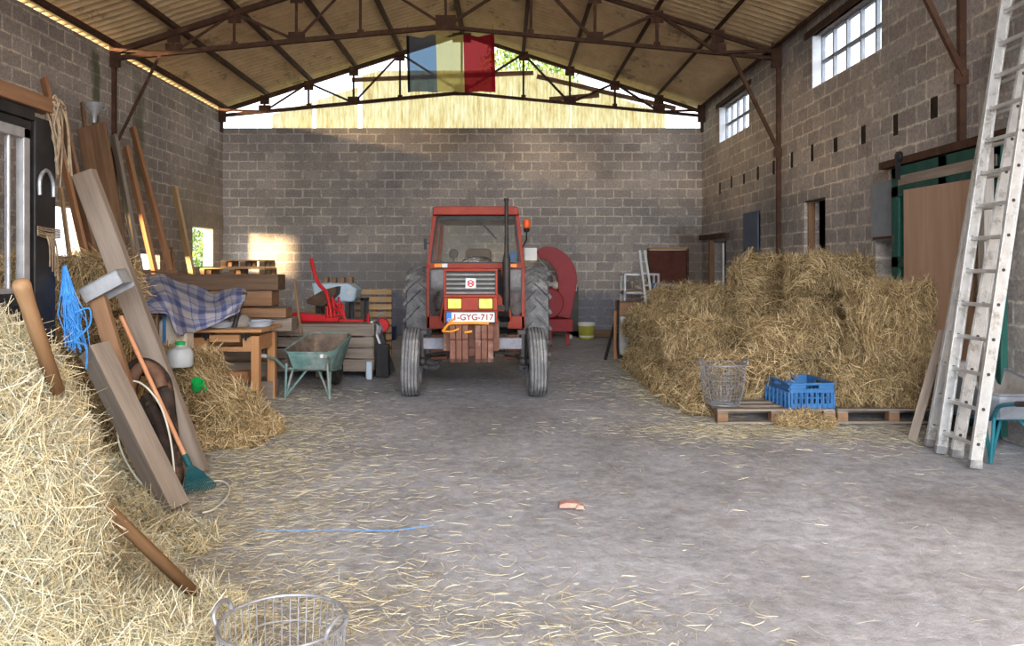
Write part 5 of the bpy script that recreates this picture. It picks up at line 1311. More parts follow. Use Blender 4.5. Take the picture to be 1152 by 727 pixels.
M['barrow'] = worn('teal_barrow_paint', (0.10, 0.21, 0.20), (0.24, 0.34, 0.32), 0.7, 0.1, 6, 0.15, c3=(0.33, 0.33, 0.31), c3amt=0.45)
M['barrow_in'] = worn('caked_barrow', (0.10, 0.075, 0.06), (0.24, 0.18, 0.14), 0.9, 0, 8, 0.4, c3=(0.40, 0.30, 0.10), c3amt=0.1)
def wheelbarrow(loc, rz, label, mtub, min_, mframe, s=1.0, red=False):
    """handles point to -y, wheel at +y"""
    t = thing('wheelbarrow', loc, label, 'wheelbarrow', None, rz)
    rows_ = [[(-.25 * s, -.36, .33), (.25 * s, -.36, .33), (.21 * s, .30, .28), (-.21 * s, .30, .28)], [(-.32 * s, -.42, .52), (.32 * s, -.42, .52), (.30 * s, .46, .67), (-.30 * s, .46, .67)]]
    def ring(f, ins=0.0):
        a, b = rows_; pts = [Vector(a[k]).lerp(Vector(b[k]), f) for k in range(4)]; c = sum(pts, Vector()) / 4; out = []
        for k in range(4):
            p, q = pts[k], pts[(k + 1) % 4]
            for u in (.12, .3, .5, .7, .88):
                v = p.lerp(q, u); v = c + (v - c) * (1 - ins); out.append(v)
        return out
    def shell(ins, f0):
        m = MB(); rings = [ring(f, ins) for f in (f0, .3, .65, 1.0)]; n = len(rings[0])
        for r_ in rings: m.v += [tuple(p) for p in r_]
        for i in range(3):
            for k in range(n): m.f.append((i * n + k, i * n + (k + 1) % n, (i + 1) * n + (k + 1) % n, (i + 1) * n + k))
        m.f.append(tuple(range(n))); return m
    shell(0, 0).build('tub', mtub, t, smooth=40, solid=.004)
    shell(.025, .06).build('tub_lining', min_, t, smooth=40)
    m = MB(); m.tube(ring(1.0) , .012, 6, True); m.build('tub_rim', mtub, t)
    for sgn in (-1, 1):
        m = MB(); m.tube(catmull([(sgn * .36 * s, -.80, .52), (sgn * .34 * s, -.55, .46), (sgn * .27 * s, -.32, .32), (sgn * .19 * s, .25, .265), (sgn * .06, .62, .21)], 6), .016, 8); m.build('shaft', mframe, t)
        m = MB(); m.tube([(sgn * .362 * s, -.92, .54), (sgn * .36 * s, -.78, .517)], .021, 10); m.build('grip', M['white'] if not red else M['rubber_dark'], t)
        m = MB(); m.tube([(sgn * .22, -.25, .34), (sgn * .26, -.40, .0)], .014, 8); m.tube([(sgn * .24, -.42, .40), (sgn * .26, -.40, .0)], .014, 8); m.tube([(sgn * .26, -.40, .012), (sgn * .05, -.20, .33)], .013, 8); m.build('leg', mframe, t)
    m = MB(); m.tube([(-.25 * s, -.33, .325), (.25 * s, -.33, .325)], .013, 8); m.build('crossbar', mframe, t)
    w = MB().lathe(tyre_profile(.19, .085, .10, 3), (0, 0, 0), 'X', 32, cap=False).build('wheel', M['rubber_dark'], t); w.location = (0, .64, .19)
    MB().lathe([(0, -.05), (.03, -.05), (.05, -.02), (.102, -.025), (.102, .025), (.05, .02), (.03, .05), (0, .05)], (0, 0, 0), 'X', 24).build('rim', M['red2'] if red else M['darksteel'], w)
    return t
wheelbarrow((-2.20, 9.52, 0), math.radians(-6), 'small teal wheelbarrow with caked tub standing before the wooden bin', M['barrow'], M['barrow_in'], M['barrow'], .95)

# red hoeing machine on the bin
t = thing('red_implement', (-2.5, 11.2, .73), 'bright red hand lever implement lying on top of the wooden bin', 'implement')
m = MB(); m.bb(-2.88, -2.28, 11.02, 11.3, .735, .80); m.prism([(-2.98, .76), (-2.45, .735), (-2.45, .82), (-2.9, .87)], (0, 11.0, 0), (1, 0, 0), (0, 0, 1), (0, .25, 0)); m.build('base_plate', M['red2'], t, world=True, bevel=.012)
m = MB(); m.tube(catmull([P(350, 291, 11.25), P(354, 308, 11.2), P(359, 320, 11.18), P(367, 329, 11.15), P(371, 345, 11.12), P(373, 362, 11.1)], 5), .026, 10); m.build('lever', M['red2'], t, world=True)
m = MB()
for a, b in (((375, 336), (377, 364)), ((381, 336), (384, 350)), ((385, 342), (388, 362)), ((376, 348), (383, 350)), ((352, 356), (388, 354)), ((368, 345), (369, 364)), ((383, 350), (391, 362)), ((375, 338), (382, 346))): m.tube([P(*a, 11.12), P(*b, 11.12)], .017, 8)
m.tube(catmull([P(374, 334, 11.1), P(375, 344, 11.1), P(379, 348, 11.1), P(382, 343, 11.1), P(381, 334, 11.1)], 4), .016, 8); m.build('linkage', M['red2'], t, world=True)
m = MB(); m.tube([P(382, 361, 11.2), P(415, 361, 11.3)], .016, 8); m.tube([P(380, 366, 11.2), P(408, 367, 11.2)], .014, 8); m.bb(-2.28, -1.95, 11.1, 11.3, .735, .76); m.build('drawbar', M['red2'], t, world=True)
# light blue hopper on stilts behind, upright pallets
M['pale_blue'] = worn('pale_blue_sheet', (0.40, 0.52, 0.62), (0.54, 0.66, 0.75), 0.5, 0, 4, 0.05, c3=(0.35, 0.36, 0.37), c3amt=0.1)
t = thing('blue_hopper', (-2.6, 12.7, 0), 'pale blue sheet metal hopper with a dark chute behind the red implement', 'hopper')
def poly(px, d): return [(P(x, y, d).x - t.location.x, P(x, y, d).z) for x, y in px]
m = MB(); m.prism(poly([(350, 318), (392, 319), (401, 325), (399, 337), (396, 340), (354, 338)], 12.6), (0, -.1, 0), (1, 0, 0), (0, 0, 1), (0, .5, 0)); m.build('body', M['pale_blue'], t, bevel=.03)
m = MB(); m.prism(poly([(347, 337), (366, 326), (381, 322), (380, 331), (366, 345), (348, 341)], 12.4), (0, -.45, 0), (1, 0, 0), (0, 0, 1), (0, .33, 0)); m.build('chute', worn('rust_black_sheet', (.03, .022, .018), (.16, .085, .04), .7, .2, 5, .2), t, bevel=.01)
m = MB(); m.prism(poly([(390, 326), (398, 326), (398, 332), (390, 332)], 12.6), (0, -.13, 0), (1, 0, 0), (0, 0, 1), (0, .03, 0)); m.build('label_panel', M['galv'], t)
m = MB()
for x in (-.35, -.15, .12, .36):
    for y in (-.02, .32): m.bb(x - .03, x + .03, y - .03, y + .03, 0, 1.0)
m.bb(-.38, .4, -.05, .35, .96, 1.0); m.build('stand', M['darksteel'], t)
def upright_pallet(x, y, w, h, lab):
    t = thing('wooden_pallet', (x, y, 0), lab, 'pallet', 'wooden pallets standing on edge')
    n = 9
    for k in range(n): plank('deck_board', (-w / 2, .0, .05 + (h - .1) * k / (n - 1)), (w / 2, .0, .05 + (h - .1) * k / (n - 1)), .09, .02, M['wood_pine'], None, None, None, (0, 0, 1), t, .003)
    for xx in (-w / 2 + .05, 0, w / 2 - .05): plank('stringer', (xx, .055, 0), (xx, .055, h), .08, .085, M['wood_brown'], None, None, None, (1, 0, 0), t, .003)
upright_pallet(-2.22, 13.6, .62, 1.12, 'pale pallet standing on edge right of the blue hopper')
upright_pallet(-2.98, 13.5, .55, .80, 'pale pallet standing on edge under the dark chute of the hopper')
for k in range(4): tag(MB().bb(-2.88 + k * .13, -2.81 + k * .13, 12.75, 12.9, 1.238, 1.33).build('wood_block', M['wood_brown_x'], bevel=.006), '%s of four brown wood blocks on the blue hopper' % ('leftmost', 'second from the left', 'third from the left', 'rightmost')[k], 'wood block', 'wood blocks on the hopper')
# cutter bar leaning on the bin
t = thing('cutter_bar', (-1.6, 10.9, 0), 'black mower cutter bar with a red disc leaning on the right corner of the bin', 'cutter bar')
a, b = P(422, 362, 11.0), G(441, 421); b.z = .03
m = MB(); m.bar(a, b, .10, .03, (0, 1, 0)); m.build('bar', M['darksteel'], t, world=True, bevel=.004)
m = MB()
for k in range(9): p = a.lerp(b, .15 + k * .095); m.bar(p + Vector((-.03, -.02, 0)), p + Vector((-.17, -.03, -.05)), .035, .02, (0, 1, 0), .01, .012)
m.bb(-1.72, -1.56, 10.78, 10.92, .02, .45); m.build('guard_fingers', M['black'], t, world=True)
m = MB(); m.lathe([(0, -.03), (.09, -.03), (.10, -.015), (.10, .015), (.09, .03), (0, .03)], P(430, 366, 11.1), 'Y', 24); m.build('red_disc', M['red2'], t, world=True)
m = MB(); m.tube([P(414, 376, 11.0), P(414, 354, 11.05)], .02, 8); m.build('red_lever', M['red2'], t, world=True)
m = MB(); m.ball(P(421, 370, 11.05), (.12, .08, .12), 10, 8); m.tube([P(423, 356, 11), P(431, 352, 11)], .013, 6); m.bar(P(418, 362, 10.95), P(436, 408, 10.9), .03, .03, (0, 1, 0)); m.build('gear_head', M['galv'], t, world=True)
tag(MB().bb(-2.45, -2.22, 16.3, 16.6, 0, .27).build('blue_box', worn('navy_plastic', (.02, .04, .12), (.035, .06, .17), .5, 0, 5, .05), bevel=.01), 'small dark blue box on the floor left of the tractor by the back wall', 'box')
# ------------------------------------------------------------------ flag
def flag_mat():
    m, nt, b = _mat('flag_cloth'); L = nt.links.new
    uv = N(nt, 'ShaderNodeUVMap'); sp = N(nt, 'ShaderNodeSeparateXYZ'); L(uv.outputs[0], sp.inputs[0])
    r = ramp(nt, sp.outputs['X'], [(0, (.010, .011, .016)), (.028, (.11, .11, .135)), (.335, (.50, .42, .14)), (.645, (.25, .016, .026)), (.955, (.24, .01, .02))]); r.color_ramp.interpolation = 'CONSTANT'
    df = N(nt, 'ShaderNodeBsdfDiffuse'); tl = N(nt, 'ShaderNodeBsdfTranslucent'); tp = N(nt, 'ShaderNodeBsdfTransparent')
    L(r.outputs[0], df.inputs[0]); L(r.outputs[0], tl.inputs[0])
    g = ramp(nt, sp.outputs['X'], [(0, (.05, .05, .06)), (.028, (.22, .38, .55)), (.335, (.70, .72, .42)), (.645, (.38, .05, .05)), (.955, (.25, .01, .02))]); g.color_ramp.interpolation = 'CONSTANT'; L(g.outputs[0], tp.inputs[0])
    a = N(nt, 'ShaderNodeMixShader'); a.inputs[0].default_value = .5; L(df.outputs[0], a.inputs[1]); L(tl.outputs[0], a.inputs[2])
    c = N(nt, 'ShaderNodeMixShader'); c.inputs[0].default_value = .24; L(a.outputs[0], c.inputs[1]); L(tp.outputs[0], c.inputs[2])
    L(c.outputs[0], nt.nodes['Material Output'].inputs[0]); return m
YFL = 12.62
t = thing('flag', (P(506, 40, YFL)), 'black, yellow and red striped flag hanging from the roof truss', 'flag')
mb = MB(); uvs = []; nu, nv2 = 60, 36
for i in range(nu + 1):
    for j in range(nv2 + 1):
        u, v = i / nu, j / nv2
        px = 457 + 99 * u + (1.5 * v); top = 40 - 3.5 * math.sin(math.pi * u) * 0 + 4.5 * math.sin(u * math.pi * 3) ** 2 * .6 - 2 * u; bot = 103.5 - 0 * u
        p = P(px, top + (bot - top) * v, YFL)
        p.y += .022 * math.sin(u * 19 + v * 1.5) * (.4 + .6 * v) + .012 * math.sin(u * 41 + 2 * v) + .02 * mathutils.noise.noise(Vector((u * 5, v * 4, 1)))
        mb.v.append(tuple(p)); uvs.append((u, 1 - v))
for i in range(nu):
    for j in range(nv2):
        a = i * (nv2 + 1) + j; mb.f.append((a, a + nv2 + 1, a + nv2 + 2, a + 1))
o = mb.build('cloth', flag_mat(), t, world=True, smooth=180)
ul = o.data.uv_layers.new(name='UVMap')
for lp in o.data.loops: ul.data[lp.index].uv = uvs[lp.vertex_index]
for px, ax in ((458, 459), (508, 508), (555, 554)): MB().tube([P(px, 41, YFL), P(ax, 27, 12.52)], .005, 5).build('cord', M['twine'], t, world=True)

# ------------------------------------------------------------------ right wall fittings
M['shutter_grey'] = worn('grey_shutter_paint', (0.20, 0.22, 0.25), (0.28, 0.30, 0.33), 0.6, 0, 4, 0.05, c3=(0.20, 0.13, 0.09), c3amt=0.08)
M['shutter_blue'] = worn('blue_grey_shutter', (0.085, 0.11, 0.17), (0.13, 0.155, 0.22), 0.6, 0, 4, 0.05)
def shutter(y0, y1, z0, z1, mat, lab):
    t = thing('hatch_shutter', (XR - .02, (y0 + y1) / 2, z0), lab, 'shutter', 'hatch shutters on the right wall')
    MB().bb(XR - .045, XR - .02, y0, y1, z0, z1).build('panel', mat, t, world=True, bevel=.004)
    MB().bb(XR - .05, XR - .044, y0 + .05, y1 - .05, z0 + .01, z0 + .04).build('bottom_edge', M['rust'], t, world=True)
shutter(8.70, 9.34, 1.80, 2.46, M['shutter_grey'], 'pale grey shutter over the hatch left of the green door')
shutter(13.52, 14.34, 1.77, 2.45, M['shutter_blue'], 'small blue-grey shutter on the right wall behind the stack')
# wooden post and rail in the open hatch
plank('hatch_post', (XR + .30, 11.35, 0), (XR + .30, 11.35, 2.6), .10, .10, M['wood_pine'], 'pale wooden post seen inside the dark open hatch', 'post', None, (0, 1, 0))
t = thing('wooden_steps', (5.6, 12.0, 0), 'wooden steps dimly seen through the dark open hatch', 'steps')
for k in range(8): plank('tread', (0, -.4, .3 * k + .2), (0, .4, .3 * k + .2), .2, .04, M['wood_brown'], None, None, None, (1, 0, 0), t)
for s in (-.42, .42): plank('stringer', (-.25, s, 0), (.25, s, 2.7), .18, .04, M['wood_brown'], None, None, None, (1, 0, 0), t)
# rotten opening in the far corner
plank('door_post', (XR - .04, 16.55, 0), (XR - .04, 16.55, 2.05), .12, .10, M['wood_brown'], 'brown post beside the dark opening in the far right corner', 'post', None, (0, 1, 0))
tag(MB().bar((XR - .05, 15.35, 2.1), (XR - .05, 17.4, 2.13), .08, .10).build('rusty_lintel', M['rust']), 'rusty lintel over the dark opening in the far right corner', 'lintel')
plank('pale_slat', (XR - .05, 15.62, 0.0), (XR - .05, 15.62, 1.95), .05, .03, M['white'], 'narrow white slat standing in the far corner opening', 'slat', None, (0, 1, 0))
# back door, rusty brown
M['door_rust'] = worn('rust_brown_door', (0.085, 0.022, 0.015), (0.13, 0.042, 0.026), 0.7, 0, 4, 0.1)
d = MB(); d.bb(3.17, 4.0, YB + .03, YB + .07, 0, 1.86); d = struct(d.build('door_1', M['door_rust']))
m = MB(); m.bb(3.13, 3.18, YB - .03, YB + .05, 0, 1.9); m.bb(3.99, 4.04, YB - .03, YB + .05, 0, 1.9); m.build('door_frame', M['rust'], d).location = -d.location
m = MB(); m.bb(3.15, 4.02, YB - .03, YB + .0, 1.86, 1.92); m.build('door_head', M['wood_pine_x'], d).location = -d.location
m = MB(); m.bar((3.3, YB + .02, 1.4), (3.9, YB + .02, 1.4), .03, .06); m.bar((3.3, YB + .02, .4), (3.9, YB + .02, .4), .03, .06); m.build('door_rail', M['door_rust'], d).location = -d.location

# green sliding door with plywood
M['green_door'] = worn('flaking_green_paint', (0.010, 0.055, 0.045), (0.022, 0.095, 0.075), 0.6, 0, 6, 0.15, (1, 1, 0.35), c3=(0.17, 0.125, 0.09), c3amt=0.14)
d = thing('door_2', (XR - .12, 7.8, 0), '', ''); del d['label']; del d['category']; struct(d)
xd = XR - .11
m = MB(); m.bb(xd, xd + .03, 6.75, 8.66, .06, 2.56); m.build('door_leaf', M['green_door'], d, world=True)
m = MB()
for y in (6.82, 7.65, 8.58): m.bb(xd - .03, xd, y - .075, y + .075, .06, 2.56)
for z in (.16, .9, 1.55, 2.30, 2.50): m.bb(xd - .03, xd, 6.75, 8.66, z - .06, z + .06)
m.build('door_frame', M['green_door'], d, world=True, bevel=.006)
m = MB(); m.bb(xd - .035, xd - .01, 6.8, 8.5, 2.36, 2.46); m.build('grey_board', M['wood_grey_y'], d, world=True)
tag(MB().prism([(7.05, .25), (8.34, .25), (8.36, 2.30), (7.05, 2.28)], (xd - .045, 0, 0), (0, 1, 0), (0, 0, 1), (.012, 0, 0)).build('plywood_panel', M['ply']), 'bare pinkish plywood panel fixed over the green door', 'panel')
t = thing('door_rail', (XR - .1, 7.8, 2.6), 'dark rusty sliding rail above the green door', 'rail')
m = MB(); m.bb(XR - .14, XR - .03, 6.4, 8.95, 2.58, 2.66); m.build('track', M['rust'], t, world=True, bevel=.005)
m = MB(); m.lathe([(0, -.02), (.055, -.02), (.06, 0), (.055, .02), (0, .02)], (XR - .16, 8.45, 2.66), 'X', 18); m.bar((XR - .17, 8.45, 2.68), (XR - .17, 8.45, 2.42), .05, .012, (0, 1, 0)); m.build('roller', M['black'], t, world=True)
for y_ in (10.80, 11.53): plank('hatch_jamb', (XR + .10, y_, 1.2), (XR + .10, y_, 2.43), .10, .04, M['wood_brown'], 'brown wooden jamb on the %s side of the dark open hatch' % ('near' if y_ < 11 else 'far'), 'jamb', 'jambs of the open hatch', (1, 0, 0))
tag(MB().bb(XR - .06, XR - .02, 8.70, 8.80, 1.9, 2.55).build('iron_strap', M['darksteel']), 'grey iron strap on the wall at the edge of the green door', 'strap')
# weathered post and rope right of the ladder
plank('weathered_post', (XR - .22, 6.82, 0), (XR - .22, 6.82, 3.0), .085, .085, wood('flaking_white_post', (.22, .19, .16), (.56, .53, .49), 'Z', .8, .1, (.14, .10, .07), .3), 'weathered post with flaking white paint right of the ladder', 'post', None, (0, 1, 0))
r = random.Random(2); rp_ = MB()
for k in range(4):
    pts = [(XR - .20 + r.uniform(-.02, .02), 7.0 + r.uniform(-.03, .03), z) for z in (1.9, 1.5, 1.2, .95, .7 + .06 * k)]
    rp_.tube(catmull(pts, 5), .008, 6)
tag(rp_.build('hanging_rope', M['twine']), 'frayed brown rope hanging beside the weathered post', 'rope')

# ------------------------------------------------------------------ ladders
def ladder(name, y0, y1, foot, lean_, L, label, rails, rung0, rsp, dy=0.0):
    t = thing(name, (foot, (y0 + y1) / 2, 0), label, 'ladder', 'aluminium ladder sections')
    dirv = Vector((math.sin(lean_), 0, math.cos(lean_)))
    nrm = Vector((math.cos(lean_), 0, -math.sin(lean_)))
    for y in rails:
        p = Vector((0, y - t.location.y, .01)); q = p + dirv * L
        m = MB(); m.bar(p, q, .012, .085, nrm); 
        for s in (-1, 1): m.bar(p + nrm * s * .038 + Vector((0, 0 if y < (y0 + y1) / 2 else 0, 0)), q + nrm * s * .038, .034, .012, nrm)
        rl = m.build('rail', M['alu'], t, bevel=.002, smooth=0)
        n = int((L - rung0) / rsp)
        for k in range(n):
            c = p + dirv * (rung0 + rsp * k)
            if k == 0: pg = MB().cyl((0, -.010, 0), (0, .010, 0), .013, 10).build('rung_plug', M['darksteel'], rl)
            else:
                pg = pg.copy(); COL.objects.link(pg); pg.parent = rl
            pg.location = c
        f = MB(); f.bar(p - dirv * .008, p + dirv * .05, .04, .092, nrm); f.build('foot_cap', M['rubber'], rl)
    n = int((L - rung0) / rsp)
    for k in range(n):
        c = dirv * (rung0 + rsp * k)
        MB().bar(Vector((0, y0 - t.location.y, 0)) + c, Vector((0, y1 - t.location.y, 0)) + c, .030, .030, nrm).build('rung', M['alu'], t, bevel=.006)
    return t
ladder('aluminium_ladder', 6.28, 6.66, 3.55, math.radians(9.9), 4.9, 'section of the tall aluminium ladder farther from the camera, leaning on the right wall', (6.28, 6.66), .17, .262)
ladder('aluminium_ladder', 5.95, 6.41, 3.50, math.radians(8.2), 4.6, 'steeper section of the tall aluminium ladder, its near rail beside the wheelbarrow', (5.95, 6.41), .17, .262)
plank('grey_plank', (3.52, 6.90, .0), (3.79, 6.90, .95), .075, .02, M['wood_grey'], 'dull grey plank leaning behind the far foot of the ladder', 'plank', None, (.8, -.6, 0))

# ------------------------------------------------------------------ right wheelbarrow
M['tub_grey'] = worn('grey_tub', (0.14, 0.15, 0.18), (0.24, 0.26, 0.29), 0.55, 0.2, 5, 0.1)
M['cement'] = worn('cement_crust', (0.24, 0.21, 0.19), (0.36, 0.33, 0.31), 0.95, 0, 9, 0.4)
M['teal'] = worn('teal_tube', (0.01, 0.10, 0.14), (0.02, 0.15, 0.19), 0.5, 0, 5, 0.05)
wheelbarrow((3.97, 6.50, 0), math.radians(0), 'grey wheelbarrow with teal frame and red wheel half hidden by the ladder', M['tub_grey'], M['cement'], M['teal'], .84, red=True)

# ------------------------------------------------------------------ pallets, basket, blue crate
pallet((2.59, 8.2, 0), 1.12, 1.2, 'grey pallet under the wire basket and the blue crate', 0.0, 'wood_grey')
pallet((3.72, 8.22, 0), 1.08, 1.2, 'pallet under the front bales right of the blue crate', 0.0, 'wood_grey')
b = wire_basket('wire_basket', (2.15, 7.86, .145), .155, .225, .40, 30, 11, .0028, .009, M['wire'], 'grey wire mesh basket standing on the pallet by the blue crate', (math.radians(180), 0))
def mesh_crate(loc, L, W, Hh, rz, label, mat):
    t = thing('plastic_crate', loc, label, 'crate', None, rz)
    m = MB(); m.bb(-L / 2, L / 2, -W / 2, W / 2, 0, .012); m.build('bottom', mat, t)
    def side(c0, c1, nrm, n):
        c0 = Vector(c0); c1 = Vector(c1); u = (c1 - c0); ln = u.length; u.normalize(); up = (0, 0, 1)
        mm = MB()
        def rect(a0, a1, z0, z1, th=.012, off=0.0):
            p = c0 + u * ((a0 + a1) / 2) + Vector((0, 0, (z0 + z1) / 2)) + nrm * off
            mm.box(p, (abs(u.x) * (a1 - a0) + abs(u.y) * th, abs(u.y) * (a1 - a0) + abs(u.x) * th, z1 - z0))
        rect(0, ln, 0, .045); rect(0, ln, .095, .105); rect(0, ln, .15, .185)
        for k in range(n + 1): w = .03 if k not in (0, n) else .05; x = ln * k / n; rect(max(0, x - w / 2), min(ln, x + w / 2), .045, .15)
        rect(0, ln * .34, .185, Hh - .02); rect(ln * .66, ln, .185, Hh - .02); rect(0, ln, Hh - .02, Hh)
        rect(0, ln, Hh - .012, Hh + .004, .03, .01); rect(0, ln, .178, .19, .024, .008)
        for k in range(n + 1): x = ln * k / n; rect(max(0, x - .006), min(ln, x + .006), 0, .15, .024, .008)
        mm.build('side_wall', mat, t)
    side((-L / 2, -W / 2, 0), (L / 2, -W / 2, 0), Vector((0, -1, 0)), 8); side((-L / 2, W / 2, 0), (L / 2, W / 2, 0), Vector((0, 1, 0)), 8)
    side((-L / 2, -W / 2, 0), (-L / 2, W / 2, 0), Vector((-1, 0, 0)), 6); side((L / 2, -W / 2, 0), (L / 2, W / 2, 0), Vector((1, 0, 0)), 6)
    return t
mesh_crate((2.92, 7.92, .145), .42, .56, .24, math.radians(4), 'blue slotted plastic crate on the pallet in front of the bales', M['blue_plastic'])

# ------------------------------------------------------------------ far right corner
t = thing('steel_rack', (2.75, 16.3, 0), 'grey steel shelf rack by the back wall left of the rusty door', 'rack')
m = MB()
for x in (2.42, 3.10):
    for y in (16.05, 16.55): m.bb(x - .02, x + .02, y - .02, y + .02, 0, 1.34)
for z in (.3, .95, 1.32): m.bb(2.42, 3.1, 16.03, 16.07, z, z + .04); m.bb(2.42, 3.1, 16.53, 16.57, z, z + .04); m.bb(2.40, 2.44, 16.05, 16.55, z, z + .04); m.bb(3.08, 3.12, 16.05, 16.55, z, z + .04)
m.build('rack_frame', M['galv'], t, world=True)
m = MB(); m.bb(2.42, 3.1, 16.05, 16.55, .99, 1.01); m.bb(2.42, 3.1, 16.05, 16.55, .34, .36); m.build('shelf', M['wood_pine_x'], t, world=True)
tag(MB().bb(2.98, 3.42, 16.0, 16.02, 1.02, 1.03).bb(2.98, 3.42, 15.98, 16.5, 1.012, 1.03).bb(2.98, 3.42, 15.98, 16.0, 1.03, 1.16).bb(2.98, 3.42, 16.48, 16.5, 1.03, 1.16).bb(2.98, 3.0, 16.0, 16.48, 1.03, 1.16).bb(3.4, 3.42, 16.0, 16.48, 1.03, 1.16).build('blue_tray', M['blue_plastic']), 'blue plastic tray on the shelf rack below the rusty door', 'tray')
r = random.Random(6); m = MB()
for k in range(26): m.ball((2.78 + r.gauss(0, .07), 16.2 + r.gauss(0, .05), 1.03 + abs(r.gauss(.08, .07))), r.uniform(.035, .06), 7, 5)
tag(m.build('crumpled_netting', worn('pale_netting', (.34, .29, .24), (.46, .40, .34), .9, 0, 18, .4)), 'bunch of pale crumpled netting on the steel rack', 'netting')
t = thing('wooden_ladder', (2.98, 15.75, 0), 'narrow white-painted wooden ladder leaning on the steel rack', 'ladder')
m = MB()
for p, q in (((2.82, 15.5, 0), (2.66 + .22, 15.95, 1.84)), ((3.0, 15.5, 0), (3.05, 15.95, 1.84))): pass
for xa, xb in ((2.86, 2.70), (3.02, 2.80)): MB().bar((xa, 15.6, 0), (xb, 15.94, 1.82), .04, .05, (0, 1, 0)).build('rail', M['white'], t, world=True)
for k in range(7):
    f = .1 + k * .13; MB().bar((2.86 - .16 * f, 15.6 + .34 * f, 1.82 * f), (3.02 - .22 * f, 15.6 + .34 * f, 1.82 * f), .025, .025).build('rung', M['white'], t, world=True)
t = thing('old_cabinet', (1.98, 13.0, 0), 'white cabinet with rusty top and black edge at the far end of the hay stack', 'cabinet')
m = MB(); m.bb(1.86, 2.28, 12.9, 13.4, .06, .52); m.build('body', worn('dirty_white_enamel', (.38, .36, .34), (.56, .54, .52), .5, 0, 4, .05, c3=(.24, .14, .08), c3amt=.15), t, world=True, bevel=.03)
m = MB(); m.bb(1.88, 2.28, 12.92, 13.4, .52, .70); m.build('grey_band', M['galv'], t, world=True, bevel=.01)
m = MB(); m.bb(1.86, 2.28, 12.9, 13.4, .70, .92); m.build('top_box', M['wood_brown_x'], t, world=True, bevel=.01)
m = MB(); m.tube(catmull([(1.84, 12.88, .96), (1.83, 12.87, .6), (1.83, 12.87, .16), (1.87, 12.88, .07), (2.0, 12.89, .05)], 5), .018, 8); m.bb(1.86, 2.28, 12.88, 13.4, 0, .06); m.build('black_edge', M['black'], t, world=True)
m = MB(); m.bb(1.78, 1.83, 12.96, 13.0, .0, .78); m.build('brown_slat', M['wood_orange'], t, world=True)
tag(MB().bar(G(681, 405) + Vector((0, 0, .01)), P(697, 352, 13.35) + Vector((-.035, 0, 0)), .045, .03, (0, 1, 0)).build('dark_prop', M['black']), 'thin black prop slanting against the white cabinet', 'prop')

# ------------------------------------------------------------------ red blower machine behind the tractor
t = thing('forage_blower', (1.0, 15.4, 0), 'red forage blower with a curved spout behind the tractor', 'blower')
Yb = 15.3
def q(px, py): return P(px, py, Yb)
pts = catmull([q(606, 288), q(612, 285), q(621, 287), q(630, 294), q(636, 304), q(638, 316), q(637, 330), q(635, 344), q(632, 356)], 5)
n = len(pts); m = MB(); m.sweep(pts, (0, 1, 0), [.20 + .06 * k / n for k in range(n)], [.16 + .20 * math.sin(min(1, k / n * 1.3) * math.pi * .75) for k in range(n)]); m.build('spout', M['red_dark'], t, world=True, bevel=.01)
m = MB(); m.sweep([q(601, 287.5), q(607, 286)], (0, 1, 0), .18, [.05, .15]); m.build('spout_lip', worn('orange_red', (.5, .10, .02), (.6, .16, .04), .5, 0, 5, .03), t, world=True)
m = MB(); m.tube([q(604, 289), q(614, 300), q(624, 313)], .016, 8); m.tube([q(623, 310), q(626, 322)], .03, 8); m.build('deflector_rod', M['chrome'], t, world=True)
m = MB(); m.lathe([(0, -.14), (.27, -.14), (.29, -.12), (.29, .12), (.27, .14), (0, .14)], q(617, 341), 'Y', 32); m.build('fan_housing', M['red_dark'], t, world=True)
m = MB(); m.lathe([(0, -.19), (.08, -.19), (.09, -.14), (0, -.14)], q(612, 340), 'Y', 20); m.build('hub', M['darksteel'], t, world=True)
a_, b_ = q(600, 358), q(643, 372); m = MB(); m.bb(a_.x, b_.x, Yb - .3, Yb + .25, b_.z, a_.z); m.build('base_frame', M['red_dark'], t, world=True, bevel=.01)
for x, y in ((.87, Yb - .26), (.87, Yb + .2), (1.22, Yb - .0)): MB().bb(x - .03, x + .03, y - .03, y + .03, 0, .32).build('leg', M['red_dark'], t, world=True)
m = MB(); m.tube([q(600, 320), q(622, 320)], .035, 8); m.ball(q(625, 321), .08); m.build('drive_shaft', M['cream'], t, world=True)
t = thing('steel_locker', (1.2, 16.9, 0), 'dark grey-green steel sheet standing behind the red blower', 'sheet')
m = MB(); m.bb(.75, 1.58, 17.0, 17.05, .02, 1.06); m.build('sheet_panel', worn('grey_green_steel', (.075, .075, .06), (.12, .12, .10), .6, .1, 4, .05), t, world=True)
m = MB(); m.bb(.75, .80, 16.9, 17.1, 0, .02); m.bb(1.53, 1.58, 16.9, 17.1, 0, .02); m.build('foot', M['darksteel'], t, world=True)
t = thing('paper_notice', (1.50, 16.98, 1.0), 'white paper notice pinned on the grey-green sheet', 'notice')
m = MB(); m.bb(1.385, 1.545, 16.985, 16.99, .98, 1.14); m.build('sheet', M['plate_white'], t, world=True)
m = MB()
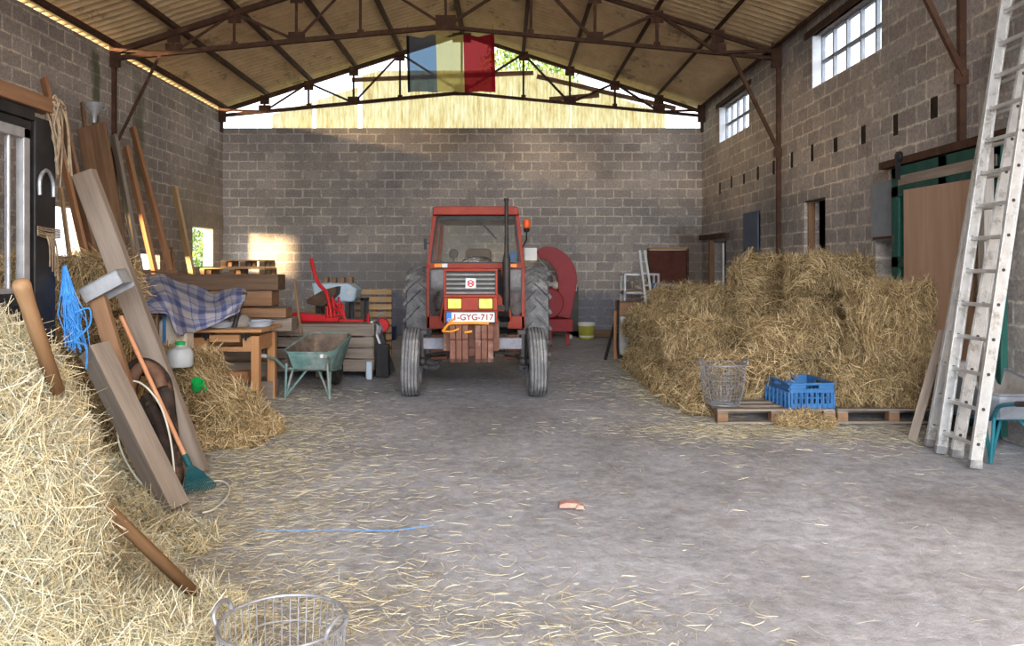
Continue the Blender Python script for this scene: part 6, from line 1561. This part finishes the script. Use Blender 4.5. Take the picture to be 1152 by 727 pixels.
for k in range(5): m.bb(1.40, 1.50 - .02 * (k % 2), 16.982, 16.986, 1.11 - .024 * k, 1.118 - .024 * k)
m.build('print_lines', M['shutter_grey'], t, world=True)
t = thing('paint_bucket', (1.70, 16.5, 0), 'yellow-green bucket with a white rim on the floor by the back wall', 'bucket')
M['bucket'] = worn('olive_yellow_plastic', (.36, .33, .04), (.46, .42, .07), .5, 0, 5, .03)
MB().lathe([(0, 0), (.145, 0), (.15, .01), (.175, .31)], (0, 0, 0), 'Z', 28).build('pail', M['bucket'], t)
MB().lathe([(.172, .28), (.185, .285), (.185, .345), (.165, .345), (.155, .05), (0, .05)], (0, 0, 0), 'Z', 28).build('rim', M['white'], t)
MB().tube(catmull([(-.18, -.02, .30), (-.12, -.15, .16), (0, -.19, .12), (.12, -.15, .16), (.18, -.02, .30)], 5), .004, 5).build('handle', M['wire'], t)
tag(MB().bb(1.30, 2.9, 17.0, 17.12, 0, .14).build('floor_timber', M['wood_brown_x'], bevel=.01), 'dark timber lying on the floor along the back wall', 'timber')
tag(MB().prism([(0, 0), (.09, 0), (.10, .05), (.05, .10), (.0, .07)], (1.33, 16.55, .0), (1, 0, 0), (0, 0, 1), (0, .08, 0)).build('white_rag', M['white'], bevel=.02), 'small crumpled white bag beside the yellow-green bucket', 'bag')
# brick fragment on the floor
m = MB().prism([(-.07, 0), (.045, 0), (.07, .015), (.05, .032), (-.02, .036), (-.065, .025)], (G(641, 571).x, 4.95, .0), (1, 0, 0), (0, 0, 1), (0, .09, 0))
tag(m.build('brick_fragment', worn('brick_red', (.34, .19, .15), (.46, .29, .24), .9, 0, 14, .4), bevel=.008), 'broken pinkish brick fragment lying alone on the concrete floor', 'brick')
m = MB().prism([(-.03, 0), (.03, 0), (.025, .025), (-.01, .03)], (G(652, 573).x, 4.93, .0), (1, 0, 0), (0, 0, 1), (0, .05, 0))
tag(m.build('brick_fragment', bpy.data.materials['brick_red'], bevel=.005), 'small brick chip beside the larger brick fragment', 'brick')
